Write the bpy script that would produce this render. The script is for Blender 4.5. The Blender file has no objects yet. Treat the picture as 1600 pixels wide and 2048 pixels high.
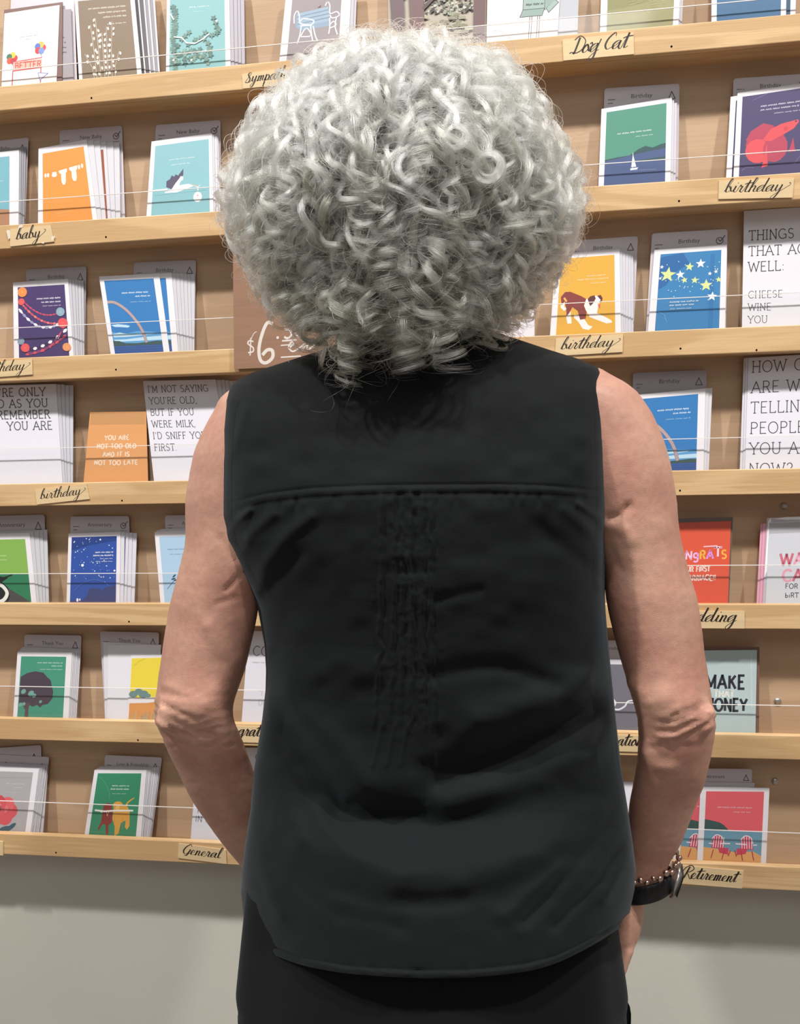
import bpy, bmesh, math, random
import numpy as np
from mathutils import Vector, Matrix
random.seed(7)
rng = np.random.default_rng(11)
scn = bpy.context.scene
COL = scn.collection
PI = math.pi

# ------------------------------------------------------------------ camera
F = 1600.0                       # focal length in pixels of the 1600 x 2048 frame
CAM = Vector((0.0, -1.435, 1.25))
YAW, PITCH, ROLL = -0.13375, -0.08486, -0.02538
def _basis():
    cy, sy, cp, sp = math.cos(YAW), math.sin(YAW), math.cos(PITCH), math.sin(PITCH)
    f = Vector((sy*cp, cy*cp, sp)); r = Vector((cy, -sy, 0)); u = r.cross(f)
    return r*math.cos(ROLL)+u*math.sin(ROLL), u*math.cos(ROLL)-r*math.sin(ROLL), f
CR, CU, CF = _basis()
cd = bpy.data.cameras.new('camera'); cam = bpy.data.objects.new('camera', cd); COL.objects.link(cam)
m = Matrix((CR, CU, -CF)).transposed().to_4x4(); m.translation = CAM
cam.matrix_world = m
cd.sensor_fit = 'HORIZONTAL'; cd.sensor_width = 36; cd.lens = 36*F/1600; cd.clip_start = 0.02
scn.camera = cam

# ------------------------------------------------------------------ light
W = bpy.data.worlds.new('room_light'); scn.world = W; W.use_nodes = True
W.node_tree.nodes['Background'].inputs[0].default_value = (1.0, 0.98, 0.98, 1)
W.node_tree.nodes['Background'].inputs[1].default_value = 0.17
def lamp(name, loc, aim, size, power, col=(1, .95, .9), spread=math.radians(150)):
    l = bpy.data.lights.new(name, 'AREA'); l.shape = 'DISK'; l.size = size; l.energy = power; l.color = col; l.spread = spread
    o = bpy.data.objects.new(name, l); COL.objects.link(o); o.location = loc
    o.rotation_euler = (Vector(aim)-Vector(loc)).to_track_quat('-Z', 'Y').to_euler(); return o
lamp('ceiling_spot', (-2.4, -2.5, 5.6), (-.1, -.3, .6), .22, 108, (1, .975, .95))
lamp('ceiling_spot', (2.4, -2.4, 5.6), (.1, -.3, .6), .22, 88, (1, .975, .95))
lamp('ceiling_spot', (0.25, -2.6, 5.6), (.0, -.3, .6), .26, 80, (1, .975, .95))
lamp('fill_light', (0.2, -4.2, 4.2), (0, -.4, .8), 1.6, 18, (1, .98, .96), math.radians(170))  # unseen broad fill added behind the camera for the person's back
scn.view_settings.view_transform = 'Standard'; scn.view_settings.look = 'None'
scn.view_settings.exposure = 0.20; scn.view_settings.gamma = 1; scn.view_settings.use_curve_mapping = False

# ------------------------------------------------------------------ helpers
def ray(px, py): return (CF*F + CR*(px-800) - CU*(py-1024))
def at(px, py, Y):
    d = ray(px, py); return CAM + d*((Y-CAM.y)/d.y)
def lin(c): return tuple(((x/255)/12.92 if x/255 <= .04045 else ((x/255+.055)/1.055)**2.4) for x in c)
_M = {}
def mat(c, rough=.55, coat=0, key=None, metal=0, spec=.5):
    k = key or (tuple(c), rough, coat, metal, spec)
    if k in _M: return _M[k]
    mt = bpy.data.materials.new('ink_%02x%02x%02x' % tuple(int(v) for v in c)); mt.use_nodes = True
    b = mt.node_tree.nodes['Principled BSDF']
    b.inputs['Base Color'].default_value = (*lin(c), 1); b.inputs['Roughness'].default_value = rough
    b.inputs['Coat Weight'].default_value = coat; b.inputs['Coat Roughness'].default_value = .15; b.inputs['Metallic'].default_value = metal
    b.inputs['Specular IOR Level'].default_value = spec
    _M[k] = mt; return mt
def nodes(name):
    mt = bpy.data.materials.new(name); mt.use_nodes = True; nt = mt.node_tree
    return mt, nt, nt.nodes['Principled BSDF'], nt.nodes.new, nt.links.new
def wood(name, c1, c2, c3, rough=.45, bump=.1, seed=0, scale=1.0):
    mt, nt, b, N, L = nodes(name)
    tc = N('ShaderNodeTexCoord'); oi = N('ShaderNodeObjectInfo')
    ad = N('ShaderNodeVectorMath'); ad.operation = 'ADD'
    cm = N('ShaderNodeCombineXYZ'); ml = N('ShaderNodeMath'); ml.operation = 'MULTIPLY'; ml.inputs[1].default_value = 17+seed
    L(oi.outputs['Random'], ml.inputs[0]); L(ml.outputs[0], cm.inputs[0]); L(ml.outputs[0], cm.inputs[2]); L(ml.outputs[0], cm.inputs[1])
    L(tc.outputs['Object'], ad.inputs[0]); L(cm.outputs[0], ad.inputs[1])
    mp = N('ShaderNodeMapping'); mp.inputs['Scale'].default_value = (1.5*scale, 14*scale, 20*scale); L(ad.outputs[0], mp.inputs[0])
    n1 = N('ShaderNodeTexNoise'); n1.inputs['Scale'].default_value = 1.0; n1.inputs['Detail'].default_value = 3; n1.inputs['Distortion'].default_value = .6
    L(mp.outputs[0], n1.inputs['Vector'])
    wv = N('ShaderNodeMath'); wv.operation = 'MULTIPLY'; wv.inputs[1].default_value = 26; L(n1.outputs[0], wv.inputs[0])
    sn = N('ShaderNodeMath'); sn.operation = 'SINE'; L(wv.outputs[0], sn.inputs[0])
    mr = N('ShaderNodeMapRange'); mr.inputs[1].default_value = -1; mr.inputs[2].default_value = 1; L(sn.outputs[0], mr.inputs[0])
    mp2 = N('ShaderNodeMapping'); mp2.inputs['Scale'].default_value = (12, 160, 420); L(ad.outputs[0], mp2.inputs[0])
    n2 = N('ShaderNodeTexNoise'); n2.inputs['Scale'].default_value = 1; n2.inputs['Detail'].default_value = 4; L(mp2.outputs[0], n2.inputs['Vector'])
    r1 = N('ShaderNodeValToRGB'); r1.color_ramp.elements[0].color = (*lin(c1), 1); r1.color_ramp.elements[0].position = .1
    r1.color_ramp.elements[1].color = (*lin(c2), 1); r1.color_ramp.elements[1].position = .75
    L(mr.outputs[0], r1.inputs[0])
    mx = N('ShaderNodeMixRGB'); mx.blend_type = 'MIX'; mx.inputs[2].default_value = (*lin(c3), 1)
    r2 = N('ShaderNodeMapRange'); r2.inputs[1].default_value = .5; r2.inputs[2].default_value = .8; r2.inputs[4].default_value = .45; L(n2.outputs[0], r2.inputs[0])
    L(r2.outputs[0], mx.inputs[0]); L(r1.outputs[0], mx.inputs[1])
    L(mx.outputs[0], b.inputs['Base Color']); b.inputs['Roughness'].default_value = rough
    bp = N('ShaderNodeBump'); bp.inputs['Strength'].default_value = bump; bp.inputs['Distance'].default_value = .001
    L(n2.outputs[0], bp.inputs['Height']); L(bp.outputs[0], b.inputs['Normal'])
    return mt

class MB:
    def __init__(s): s.v = []; s.f = []; s.mi = []; s.mats = []
    def m(s, mt):
        if mt not in s.mats: s.mats.append(mt)
        return s.mats.index(mt)
    def poly(s, pts, mt):
        n = len(s.v); s.v += [tuple(p) for p in pts]; s.f.append(tuple(range(n, n+len(pts)))); s.mi.append(s.m(mt))
    def strip(s, A, B, mt):
        n = len(s.v); k = len(A); s.v += [tuple(p) for p in A]+[tuple(p) for p in B]; i = s.m(mt)
        for j in range(k-1): s.f.append((n+j, n+j+1, n+k+j+1, n+k+j)); s.mi.append(i)
    def box(s, a, b, mt):
        n = len(s.v); x0, y0, z0 = a; x1, y1, z1 = b
        s.v += [(x0,y0,z0),(x1,y0,z0),(x1,y1,z0),(x0,y1,z0),(x0,y0,z1),(x1,y0,z1),(x1,y1,z1),(x0,y1,z1)]
        for f in ((0,3,2,1),(4,5,6,7),(0,1,5,4),(1,2,6,5),(2,3,7,6),(3,0,4,7)): s.f.append(tuple(n+i for i in f)); s.mi.append(s.m(mt))
    def slab(s, q, nrm, t, mt):
        # q: outline points (front), extruded back by t along -nrm
        n = len(s.v); k = len(q); s.v += [tuple(p) for p in q]+[tuple(Vector(p)-nrm*t) for p in q]; i = s.m(mt)
        s.f.append(tuple(range(n, n+k))); s.f.append(tuple(range(n+2*k-1, n+k-1, -1))); s.mi += [i, i]
        for j in range(k): s.f.append((n+j, n+k+j, n+k+(j+1) % k, n+(j+1) % k)); s.mi.append(i)
    def build(s, name, parent=None, smooth=False, bevel=0):
        me = bpy.data.meshes.new(name); me.from_pydata(s.v, [], s.f)
        for mt in s.mats: me.materials.append(mt)
        me.polygons.foreach_set('material_index', s.mi)
        if smooth: me.polygons.foreach_set('use_smooth', [True]*len(me.polygons))
        me.update(); o = bpy.data.objects.new(name, me); COL.objects.link(o)
        if parent: o.parent = parent; o.matrix_parent_inverse = parent.matrix_world.inverted()
        if bevel:
            md = o.modifiers.new('bevel', 'BEVEL'); md.width = bevel; md.segments = 2; md.limit_method = 'ANGLE'
        return o
def tag(o, label=None, cat=None, group=None, kind=None):
    for k, v in (('label', label), ('category', cat), ('group', group), ('kind', kind)):
        if v: o[k] = v
    return o
def empty(name, loc=(0, 0, 0)):
    o = bpy.data.objects.new(name, None); COL.objects.link(o); o.location = loc
    o.matrix_world = Matrix.Translation(Vector(loc)); return o
def cat_rom(pts, n=8):
    P = [pts[0]]+list(pts)+[pts[-1]]; out = []
    for i in range(1, len(P)-2):
        p0, p1, p2, p3 = (np.array(P[i+j], float) for j in (-1, 0, 1, 2))
        for k in range(n):
            t = k/n; out.append(tuple(.5*((2*p1)+(-p0+p2)*t+(2*p0-5*p1+4*p2-p3)*t*t+(-p0+3*p1-3*p2+p3)*t**3)))
    out.append(tuple(P[-2])); return out

# ------------------------------------------------------------------ stroke alphabets
def arc(cx, cy, rx, ry, a0, a1, n=10):
    return [(cx+rx*math.cos(math.radians(a0+(a1-a0)*i/n)), cy+ry*math.sin(math.radians(a0+(a1-a0)*i/n))) for i in range(n+1)]
# capitals: width, strokes, slab serif positions
CAPS = {
'A': (.78, [[(.02,0),(.39,1),(.76,0)], [(.16,.36),(.62,.36)]], [(.02,0),(.76,0)]),
'B': (.62, [[(.1,0),(.1,1),(.35,1)]+arc(.35,.77,.2,.23,90,-90)+[(.1,.54)], [(.35,.54)]+arc(.35,.27,.25,.27,90,-90)+[(.1,0)]], []),
'C': (.75, [arc(.42,.5,.38,.5,42,318,18)], []),
'D': (.74, [[(.1,0),(.1,1),(.32,1)]+arc(.32,.5,.38,.5,90,-90,14)+[(.1,0)]], []),
'E': (.6, [[(.56,1),(.1,1),(.1,0),(.58,0)], [(.1,.52),(.46,.52)]], []),
'F': (.58, [[(.56,1),(.1,1),(.1,0)], [(.1,.52),(.46,.52)]], [(.1,0)]),
'G': (.8, [arc(.42,.5,.38,.5,42,300,18)+[(.74,.1),(.74,.44),(.5,.44)]], []),
'H': (.74, [[(.1,0),(.1,1)], [(.64,0),(.64,1)], [(.1,.52),(.64,.52)]], [(.1,0),(.1,1),(.64,0),(.64,1)]),
'I': (.24, [[(.12,0),(.12,1)]], [(.12,0),(.12,1)]),
'J': (.5, [[(.38,1),(.38,.25)]+arc(.2,.22,.18,.22,0,-170)], [(.38,1)]),
'K': (.68, [[(.1,0),(.1,1)], [(.6,1),(.12,.45)], [(.26,.6),(.62,0)]], [(.1,0),(.1,1),(.6,1),(.62,0)]),
'L': (.56, [[(.1,1),(.1,0),(.54,0),(.54,.14)]], [(.1,1)]),
'M': (.9, [[(.1,0),(.1,1),(.45,.2),(.8,1),(.8,0)]], [(.1,0),(.8,0)]),
'N': (.76, [[(.1,0),(.1,1),(.66,0),(.66,1)]], [(.1,0),(.66,1)]),
'O': (.84, [arc(.42,.5,.38,.5,90,450,24)], []),
'P': (.62, [[(.1,0),(.1,1),(.34,1)]+arc(.34,.74,.24,.26,90,-90)+[(.1,.48)]], [(.1,0)]),
'R': (.68, [[(.1,0),(.1,1),(.34,1)]+arc(.34,.75,.23,.25,90,-90)+[(.1,.5)], [(.36,.5),(.62,0)]], [(.1,0),(.62,0)]),
'S': (.6, [arc(.3,.75,.22,.25,30,270,12)+arc(.3,.25,.24,.25,90,-150,12)], []),
'T': (.66, [[(.02,.86),(.02,1),(.64,1),(.64,.86)], [(.33,1),(.33,0)]], [(.33,0)]),
'U': (.74, [[(.1,1),(.1,.35)]+arc(.37,.33,.27,.33,180,360,14)+[(.64,1)]], [(.1,1),(.64,1)]),
'V': (.74, [[(.02,1),(.37,0),(.72,1)]], [(.02,1),(.72,1)]),
'W': (1.05, [[(.02,1),(.28,0),(.52,.9),(.77,0),(1.02,1)]], [(.02,1),(1.02,1)]),
'Y': (.72, [[(.02,1),(.36,.45),(.7,1)], [(.36,.45),(.36,0)]], [(.02,1),(.7,1),(.36,0)]),
"'": (.2, [[(.1,1),(.08,.78)]], []), ',': (.22, [[(.12,.08),(.06,-.16)]], []), ':': (.24, [[(.12,.1),(.12,.02)], [(.12,.6),(.12,.52)]], []),
'.': (.22, [[(.1,.06),(.12,0)]], []), '!': (.24, [[(.12,1),(.12,.3)], [(.12,.08),(.12,0)]], []), '"': (.32, [[(.08,1),(.08,.75)], [(.22,1),(.22,.75)]], []),
'?': (.55, [arc(.27,.76,.2,.24,170,-60,10)+[(.27,.42),(.27,.28)], [(.27,.08),(.27,0)]], []),
'$': (.6, [arc(.3,.7,.2,.2,30,270,12)+arc(.3,.3,.22,.2,90,-150,12), [(.3,1.08),(.3,-.08)]], []),
'g': (.62, [arc(.3,.45,.24,.28,20,340,14), [(.54,.72),(.54,-.1)]+arc(.3,-.1,.24,.22,0,-150,8)], []),
'b': (.56, [[(.1,1),(.1,0)], arc(.28,.25,.2,.25,150,-150,12)], []), 'i': (.24, [[(.12,.6),(.12,0)], [(.12,.85),(.12,.8)]], []),
' ': (.4, [], [])}
# joined-up hand, x-height 1: points, advance, extra strokes
HAND = {
'a': ([(0,.1),(.9,.95),(.5,1.02),(.1,.6),(.15,.08),(.45,0),(.85,.5),(.95,1),(.86,.3),(1,0),(1.3,.22)], 1.28, []),
'b': ([(0,.1),(.35,1.0),(.6,2.1),(.42,2.35),(.22,1.5),(.2,.3),(.45,0),(.85,.3),(.85,.85),(.55,1.0),(.7,.72),(1.15,.8)], 1.15, []),
'd': ([(0,.1),(.85,.95),(.5,1.02),(.1,.6),(.15,.08),(.45,0),(.85,.5),(1.1,2.2),(.92,.3),(1.05,0),(1.35,.22)], 1.33, []),
'e': ([(0,.1),(.4,.35),(.75,.75),(.5,1.02),(.15,.6),(.25,.08),(.6,0),(1.0,.25)], .98, []),
'g': ([(0,.1),(.85,.95),(.5,1.02),(.1,.6),(.15,.08),(.45,0),(.85,.5),(.95,1),(.85,-.6),(.5,-1.25),(.15,-.95),(.6,-.3),(1.3,.22)], 1.28, []),
'h': ([(0,.1),(.4,1.2),(.65,2.1),(.45,2.35),(.25,1.4),(.15,0),(.22,.5),(.58,1.02),(.82,.8),(.75,.2),(.9,0),(1.2,.22)], 1.18, []),
'i': ([(0,.1),(.3,1),(.24,.2),(.42,0),(.7,.22)], .68, [[(.42,1.5),(.47,1.62)]]),
'l': ([(0,.1),(.4,1.2),(.6,2.1),(.4,2.35),(.2,1.3),(.25,.2),(.45,0),(.75,.22)], .73, []),
'm': ([(0,.1),(.2,.98),(.15,0),(.22,.5),(.5,1.02),(.66,.8),(.6,0),(.68,.5),(.95,1.02),(1.12,.8),(1.05,.2),(1.2,0),(1.5,.22)], 1.48, []),
'n': ([(0,.1),(.2,.98),(.15,0),(.22,.5),(.52,1.02),(.72,.8),(.65,.2),(.8,0),(1.1,.22)], 1.08, []),
'o': ([(0,.1),(.5,1.02),(.1,.6),(.2,.05),(.5,0),(.8,.45),(.6,1),(.75,.78),(1.15,.8)], 1.1, []),
'p': ([(0,.1),(.25,1.05),(.08,-1.2),(.2,.4),(.55,1.02),(.88,.7),(.72,.08),(.4,.05),(.8,-.02),(1.15,.22)], 1.13, []),
'r': ([(0,.1),(.25,1.15),(.42,.95),(.62,.92),(.5,.2),(.65,0),(.95,.22)], .93, []),
's': ([(-.1,.0),(.2,.6),(.75,1.7),(.45,1.95),(.2,1.5),(.75,.6),(.6,-.1),(.1,-.1),(.5,-.2),(1.1,.22)], 1.1, []),
't': ([(0,.1),(.5,1.95),(.36,.3),(.5,0),(.85,.22)], .83, [[(-.1,1.3),(.4,1.5),(1.15,1.55)]]),
'u': ([(0,.1),(.22,1),(.15,.3),(.38,0),(.7,.4),(.85,1),(.76,.2),(.9,0),(1.2,.22)], 1.18, []),
'w': ([(0,.1),(.22,1),(.2,.2),(.4,0),(.65,.7),(.72,.2),(.9,0),(1.15,.6),(1.1,1),(1.4,.8)], 1.38, []),
'y': ([(0,.1),(.22,1),(.2,.3),(.42,0),(.75,.5),(.9,1),(.75,-.5),(.4,-1.25),(.1,-.9),(.6,-.2),(1.3,.3)], 1.28, []),
'Y': ([(0,.1),(.22,1),(.2,.3),(.42,0),(.75,.5),(.9,1),(.75,-.5),(.35,-1.3),(.0,-1.0),(.6,-.35),(1.5,.45),(2.05,1.0),(2.0,1.35),(1.8,1.3)], 1.8, []),
'D': ([(.6,2.1),(.35,0),(.0,.15),(-.3,.0)], .2, [[(-.1,1.8),(.6,2.3),(1.5,1.6),(1.4,.5),(.7,0),(.1,.1)]]),
'C': ([(1.2,1.7),(1.0,2.2),(.3,1.5),(.1,.6),(.5,0),(1.1,.3)], 1.1, []),
'G': ([(1.3,1.7),(1.0,2.2),(.3,1.5),(.1,.6),(.5,0),(1.1,.4),(1.3,1.0),(1.0,-.3),(.6,-.3),(1.5,.22)], 1.5, []),
'R': ([(.6,2.1),(.3,0)], .3, [[(-.4,1.0),(-.1,1.9),(.8,2.4),(1.5,1.8),(1.0,1.2),(.5,1.1),(1.0,.5),(1.5,-.1),(1.9,.1)]]),
'/': ([(.2,-.3),(1.0,2.3)], 1.1, []), '~': ([(0,1.6),(.25,1.9),(.5,1.7),(.3,1.3)], .5, []), ' ': ([], .6, [])}
JOIN = {'R': 1.5, 'D': 1.4}

class Flat:
    """draws flat print on a four cornered sheet; u, v run 0..1 over the sheet"""
    def __init__(s, TL, TR, BR, BL, n, W_, H_): s.c = (TL, TR, BR, BL); s.n = n; s.W = W_; s.H = H_; s.k = 0; s.hold = False; s.art = MB(); s.let = MB()
    def P(s, u, v, lift=0):
        TL, TR, BR, BL = s.c
        return (TL*(1-u)+TR*u)*v + (BL*(1-u)+BR*u)*(1-v) + s.n*lift
    def _l(s):
        if not s.hold: s.k += 1
        return .00006+.000009*s.k
    def poly(s, pts, c, mb=None):
        l = s._l(); (mb or s.art).poly([s.P(u, v, l) for u, v in pts], mat(c) if isinstance(c, tuple) else c)
    def rect(s, u0, v0, u1, v1, c): s.poly([(u0, v0), (u1, v0), (u1, v1), (u0, v1)], c)
    def ell(s, u, v, ru, c, asp=1, rot=0, n=14):
        # ru in sheet widths; circle in real space times asp
        k = s.W/s.H; R_ = math.radians(rot); pts = []
        for i in range(n):
            a = 2*PI*i/n; x = math.cos(a)*ru; y = math.sin(a)*ru*asp
            pts.append((u+x*math.cos(R_)-y*math.sin(R_), v+(x*math.sin(R_)+y*math.cos(R_))*k))
        s.poly(pts, c)
    def line(s, pts, w, c, mb=None, taper=None, thick=None):
        # pts in (u,v); w in sheet widths. thick: function of direction for pen strokes
        k = s.W/s.H; l = s._l(); P = [np.array((u, v/k)) for u, v in pts]; A = []; B = []
        P = [p for i, p in enumerate(P) if i == 0 or np.hypot(*(p-P[i-1])) > 1e-6]
        if len(P) < 2: return
        for i in range(1, len(P)-1):      # break the stroke at sharp corners
            e1 = P[i]-P[i-1]; e2 = P[i+1]-P[i]; l1, l2 = np.hypot(*e1), np.hypot(*e2)
            if np.dot(e1, e2)/(l1*l2) < .45 and not taper:
                h1 = s.hold; s.hold = True; un = lambda q: (q[0], q[1]*k)
                s.line([un(q) for q in P[:i]]+[un(P[i]+e1/l1*w*.4)], w, c, mb, None, thick); s.line([un(P[i]-e2/l2*w*.4)]+[un(q) for q in P[i+1:]], w, c, mb, None, thick)
                s.hold = h1; return
        for i, p in enumerate(P):
            t = P[min(i+1, len(P)-1)]-P[max(i-1, 0)]; t = t/(np.hypot(*t)+1e-9); nn = np.array((-t[1], t[0]))
            ww = w*.5
            if thick: ww *= thick(t)
            if taper: ww *= taper(i/(len(P)-1))
            sharp = 1.0
            if 0 < i < len(P)-1:
                a = P[i]-P[i-1]; b = P[i+1]-P[i]; ca = np.dot(a, b)/(np.hypot(*a)*np.hypot(*b)+1e-9); sharp = min(1.4, 1/max(.3, math.sqrt(max(.01, (1+ca)/2))))
            a = p+nn*ww*sharp; b = p-nn*ww*sharp
            A.append(s.P(a[0], a[1]*k, l)); B.append(s.P(b[0], b[1]*k, l))
        (mb or s.art).strip(A, B, mat(c) if isinstance(c, tuple) else c)
    def caps(s, *a_, **k_):
        s.k += 1; s.hold = True; s._caps(*a_, **k_); s.hold = False
    def _caps(s, txt, u, v, h, c, w=.1, serif=True, align='l', sp=.12, wx=1.0, jit=0, cols=None):
        """h: letter height in sheet widths, (u,v) baseline start"""
        k = s.W/s.H; tot = sum((CAPS[ch][0]+sp)*h*wx for ch in txt)
        if align == 'r': u -= tot
        if align == 'c': u -= tot/2
        if u+tot > 1.02 and False: pass
        for q, ch in enumerate(txt):
            g = CAPS[ch]; j = random.uniform(-jit, jit)*h
            cc = cols[q % len(cols)] if cols else c
            for st in g[1]: s.line([(u+x*h*wx, v+(y*h+j)*k) for x, y in st], w*h, cc, s.let)
            if serif:
                for x, y in g[2]: s.line([(u+(x-.11)*h*wx, v+y*h*k), (u+(x+.11)*h*wx, v+y*h*k)], w*h, cc, s.let)
            u += (g[0]+sp)*h*wx
    def hand(s, *a_, **k_):
        s.k += 1; s.hold = True; s._hand(*a_, **k_); s.hold = False
    def _hand(s, txt, u, v, xh, c, w=.22, slant=.35, sx=1.0):
        k = s.W/s.H; X = 0; run = []
        def fl(run):
            if len(run) > 1:
                cv = cat_rom(run, 7)
                s.line([(u+(x+slant*y)*xh*sx, v+y*xh*k) for x, y in cv], w*xh, c, s.let, thick=lambda t: .35+.95*max(0, -t[1])+.25*abs(t[1]))
        for ch in txt:
            g, adv, ex = HAND[ch]
            pts = [(X+x, y) for x, y in g]
            if ch.isupper() and ch != 'Y' or ch in '/~ ':
                fl(run); run = []; fl(pts)
            else:
                if run: run = run[:-1]
                run += pts
            for e in ex:
                cv = cat_rom([(X+x, y) for x, y in e], 6)
                s.line([(u+(x+slant*y)*xh*sx, v+y*xh*k) for x, y in cv], w*.8*xh, c, s.let)
            X += JOIN.get(ch, adv)
        fl(run)
        return X
    def squig(s, *a_, **k_):
        s.k += 1; s.hold = True; s._squig(*a_, **k_); s.hold = False
    def _squig(s, u0, u1, v, c, h=.022, w=.010):
        """a line of print too small to read"""
        r = random.Random(int(u0*999+v*777)); u = u0; k = s.W/s.H
        while u < u1-.01:
            L_ = min(r.uniform(.05, .13), u1-u); n = max(3, int(L_/.011)); pts = []
            for i in range(n+1): pts.append((u+L_*i/n, v+(h*.5*(1 if i % 2 else -1)*r.uniform(.5, 1))*k))
            s.line(pts, w, c, s.let); u += L_+.018
    def font(s, txt, u, v, size, c, align='CENTER'):
        cu = bpy.data.curves.new('t', 'FONT'); cu.body = txt; cu.size = 1; cu.align_x = align; cu.resolution_u = 2
        o = bpy.data.objects.new('t', cu); COL.objects.link(o)
        me = o.to_mesh(); k = s.W/s.H; l = s._l(); mt = mat(c); base = len(s.let.v)
        s.let.v += [tuple(s.P(u+q.co.x*size, v+q.co.y*size*k, l)) for q in me.vertices]
        for f in me.polygons: s.let.f.append(tuple(base+i for i in f.vertices)); s.let.mi.append(s.let.m(mt))
        o.to_mesh_clear(); bpy.data.objects.remove(o); bpy.data.curves.remove(cu)
    def finish(s, parent):
        if s.art.f: s.art.build('artwork', parent)
        if s.let.f: s.let.build('lettering', parent)

# ------------------------------------------------------------------ room and rack
RZ = [1.25+1.38*z for z in (.47277, .29852, .12659, -.0406, -.20379, -.36583, -.53281)]
RH = .0415; YR = -.055
LEDGE = [z-RH+.008 for z in RZ]
def plaster(name, c, sc=90, b=.12):
    mt, nt, bs, N, L = nodes(name)
    tc = N('ShaderNodeTexCoord'); n = N('ShaderNodeTexNoise'); n.inputs['Scale'].default_value = sc; n.inputs['Detail'].default_value = 5; L(tc.outputs['Object'], n.inputs['Vector'])
    n2 = N('ShaderNodeTexNoise'); n2.inputs['Scale'].default_value = 2.5; L(tc.outputs['Object'], n2.inputs['Vector'])
    r = N('ShaderNodeValToRGB'); r.color_ramp.elements[0].color = (*lin([x*.96 for x in c]), 1); r.color_ramp.elements[1].color = (*lin(c), 1); r.color_ramp.elements[0].position = .3; r.color_ramp.elements[1].position = .7
    L(n2.outputs[0], r.inputs[0]); L(r.outputs[0], bs.inputs['Base Color']); bs.inputs['Roughness'].default_value = .7
    bp = N('ShaderNodeBump'); bp.inputs['Strength'].default_value = b; bp.inputs['Distance'].default_value = .002; L(n.outputs[0], bp.inputs['Height']); L(bp.outputs[0], bs.inputs['Normal'])
    return mt
mb = MB(); mb.box((-3.2, .02, 0), (3.2, .12, 3.1), plaster('wall_paint', (212, 209, 197))); tag(mb.build('wall_back'), kind='structure')
mb = MB(); mb.box((-3.2, -4.2, -.1), (3.2, .12, 0), plaster('floor_vinyl', (112, 104, 96), 30, .05)); tag(mb.build('floor'), kind='structure')
W_RAIL = wood('pine_rail', (226, 190, 142), (210, 172, 124), (186, 146, 102), .42, .12)
W_PANEL = wood('plywood_panel', (202, 170, 138), (192, 160, 128), (172, 142, 112), .5, .1, 5, .6)
XL, XRr = -1.30, 1.22
rack = empty('card_rack', (0, 0, 0))
tag(rack, 'light pine wall rack of seven narrow ledges holding the greeting cards', 'card rack')
mb = MB(); mb.box((XL, 0, RZ[6]-RH), (XRr, .02, RZ[0]+.34), W_PANEL); mb.build('back_panel', rack)
def gloss_clear(name):
    mt, nt, bs, N, L = nodes(name); nt.nodes.remove(bs); out = nt.nodes['Material Output']
    t = N('ShaderNodeBsdfTransparent'); g = N('ShaderNodeBsdfGlossy'); g.inputs['Roughness'].default_value = .08
    mx = N('ShaderNodeMixShader'); mx.inputs[0].default_value = .035; L(t.outputs[0], mx.inputs[1]); L(g.outputs[0], mx.inputs[2]); L(mx.outputs[0], out.inputs[0]); return mt
CLEAR = gloss_clear('clear_acrylic')
EDGE = mat((246, 240, 236), .25, 0, 'edge')  # opaque white paints in the bright line along the clear acrylic edge
strips = [((125,129),(1111,37)), ((41,400.6),(1450,310)), ((200,647),(1450,591)), ((100,895.5),(1400,876)), ((100,1146.5),(1500,1129.5)), ((100,1373),(1560,1410)), ((91,1604),(1560,1664))]
nails = [[(183,196),(1343,93)], [(212,474),(1358,402)], [(232,739),(1361,697),(1513,700)], [(244,1001),(1360,981)], [(258,1243)], [(276,1480)], [(112,1705)]]
for k, z in enumerate(RZ):
    mb = MB(); mb.box((XL, YR, z-RH), (XRr, YR+.012, z), W_RAIL); r_ = mb.build('front_rail', rack, bevel=.0012)
    for (x, y) in nails[k]:
        p = at(x, y, YR); mb = MB()
        mb.poly([p+Vector((.0016*math.cos(a*PI/4), -.0004, .0016*math.sin(a*PI/4))) for a in range(8)], mat((95, 62, 40)))
        mb.slab([p+Vector((.0016*math.cos(a*PI/4), -.0004, .0016*math.sin(a*PI/4))) for a in range(8)], Vector((0, -1, 0)), .001, mat((95, 62, 40)))
        mb.build('nail', r_)
    mb = MB(); mb.box((XL, YR+.012, z-RH), (XRr, 0, z-RH+.008), W_RAIL); mb.build('ledge', rack)
    for side, (x, y) in enumerate(strips[k]):
        zt = at(x, y, -.0415).z
        x0, x1 = ((XL, -.12), (-.118, XRr))[side]
        mb = MB(); mb.box((x0, -.0425, z-RH+.008), (x1, -.0413, zt-.0012), CLEAR); s_ = mb.build('clear_strip', rack)
        mb = MB(); mb.box((x0, -.0425, zt-.0012), (x1, -.0413, zt), EDGE); mb.build('strip_edge', s_)
for (x, y) in ((1568, 1012), (1555, 1402), (1550, 1562)):
    p = at(x, y, 0); mb = MB(); st = mat((190, 188, 185), .35, 0, None, .8)
    prof = [(.0062, 0), (.0062, -.0012), (.0048, -.0032), (.0025, -.004), (.0, -.0042)]
    n = 16; base = len(mb.v)
    for r0, y0 in prof:
        for i in range(n): mb.v.append((p.x+r0*math.cos(2*PI*i/n), y0, p.z+r0*math.sin(2*PI*i/n)))
    for j in range(len(prof)-1):
        for i in range(n): mb.f.append((base+j*n+i, base+j*n+(i+1) % n, base+(j+1)*n+(i+1) % n, base+(j+1)*n+i)); mb.mi.append(mb.m(st))
    mb.build('screw', rack, True)

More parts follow.
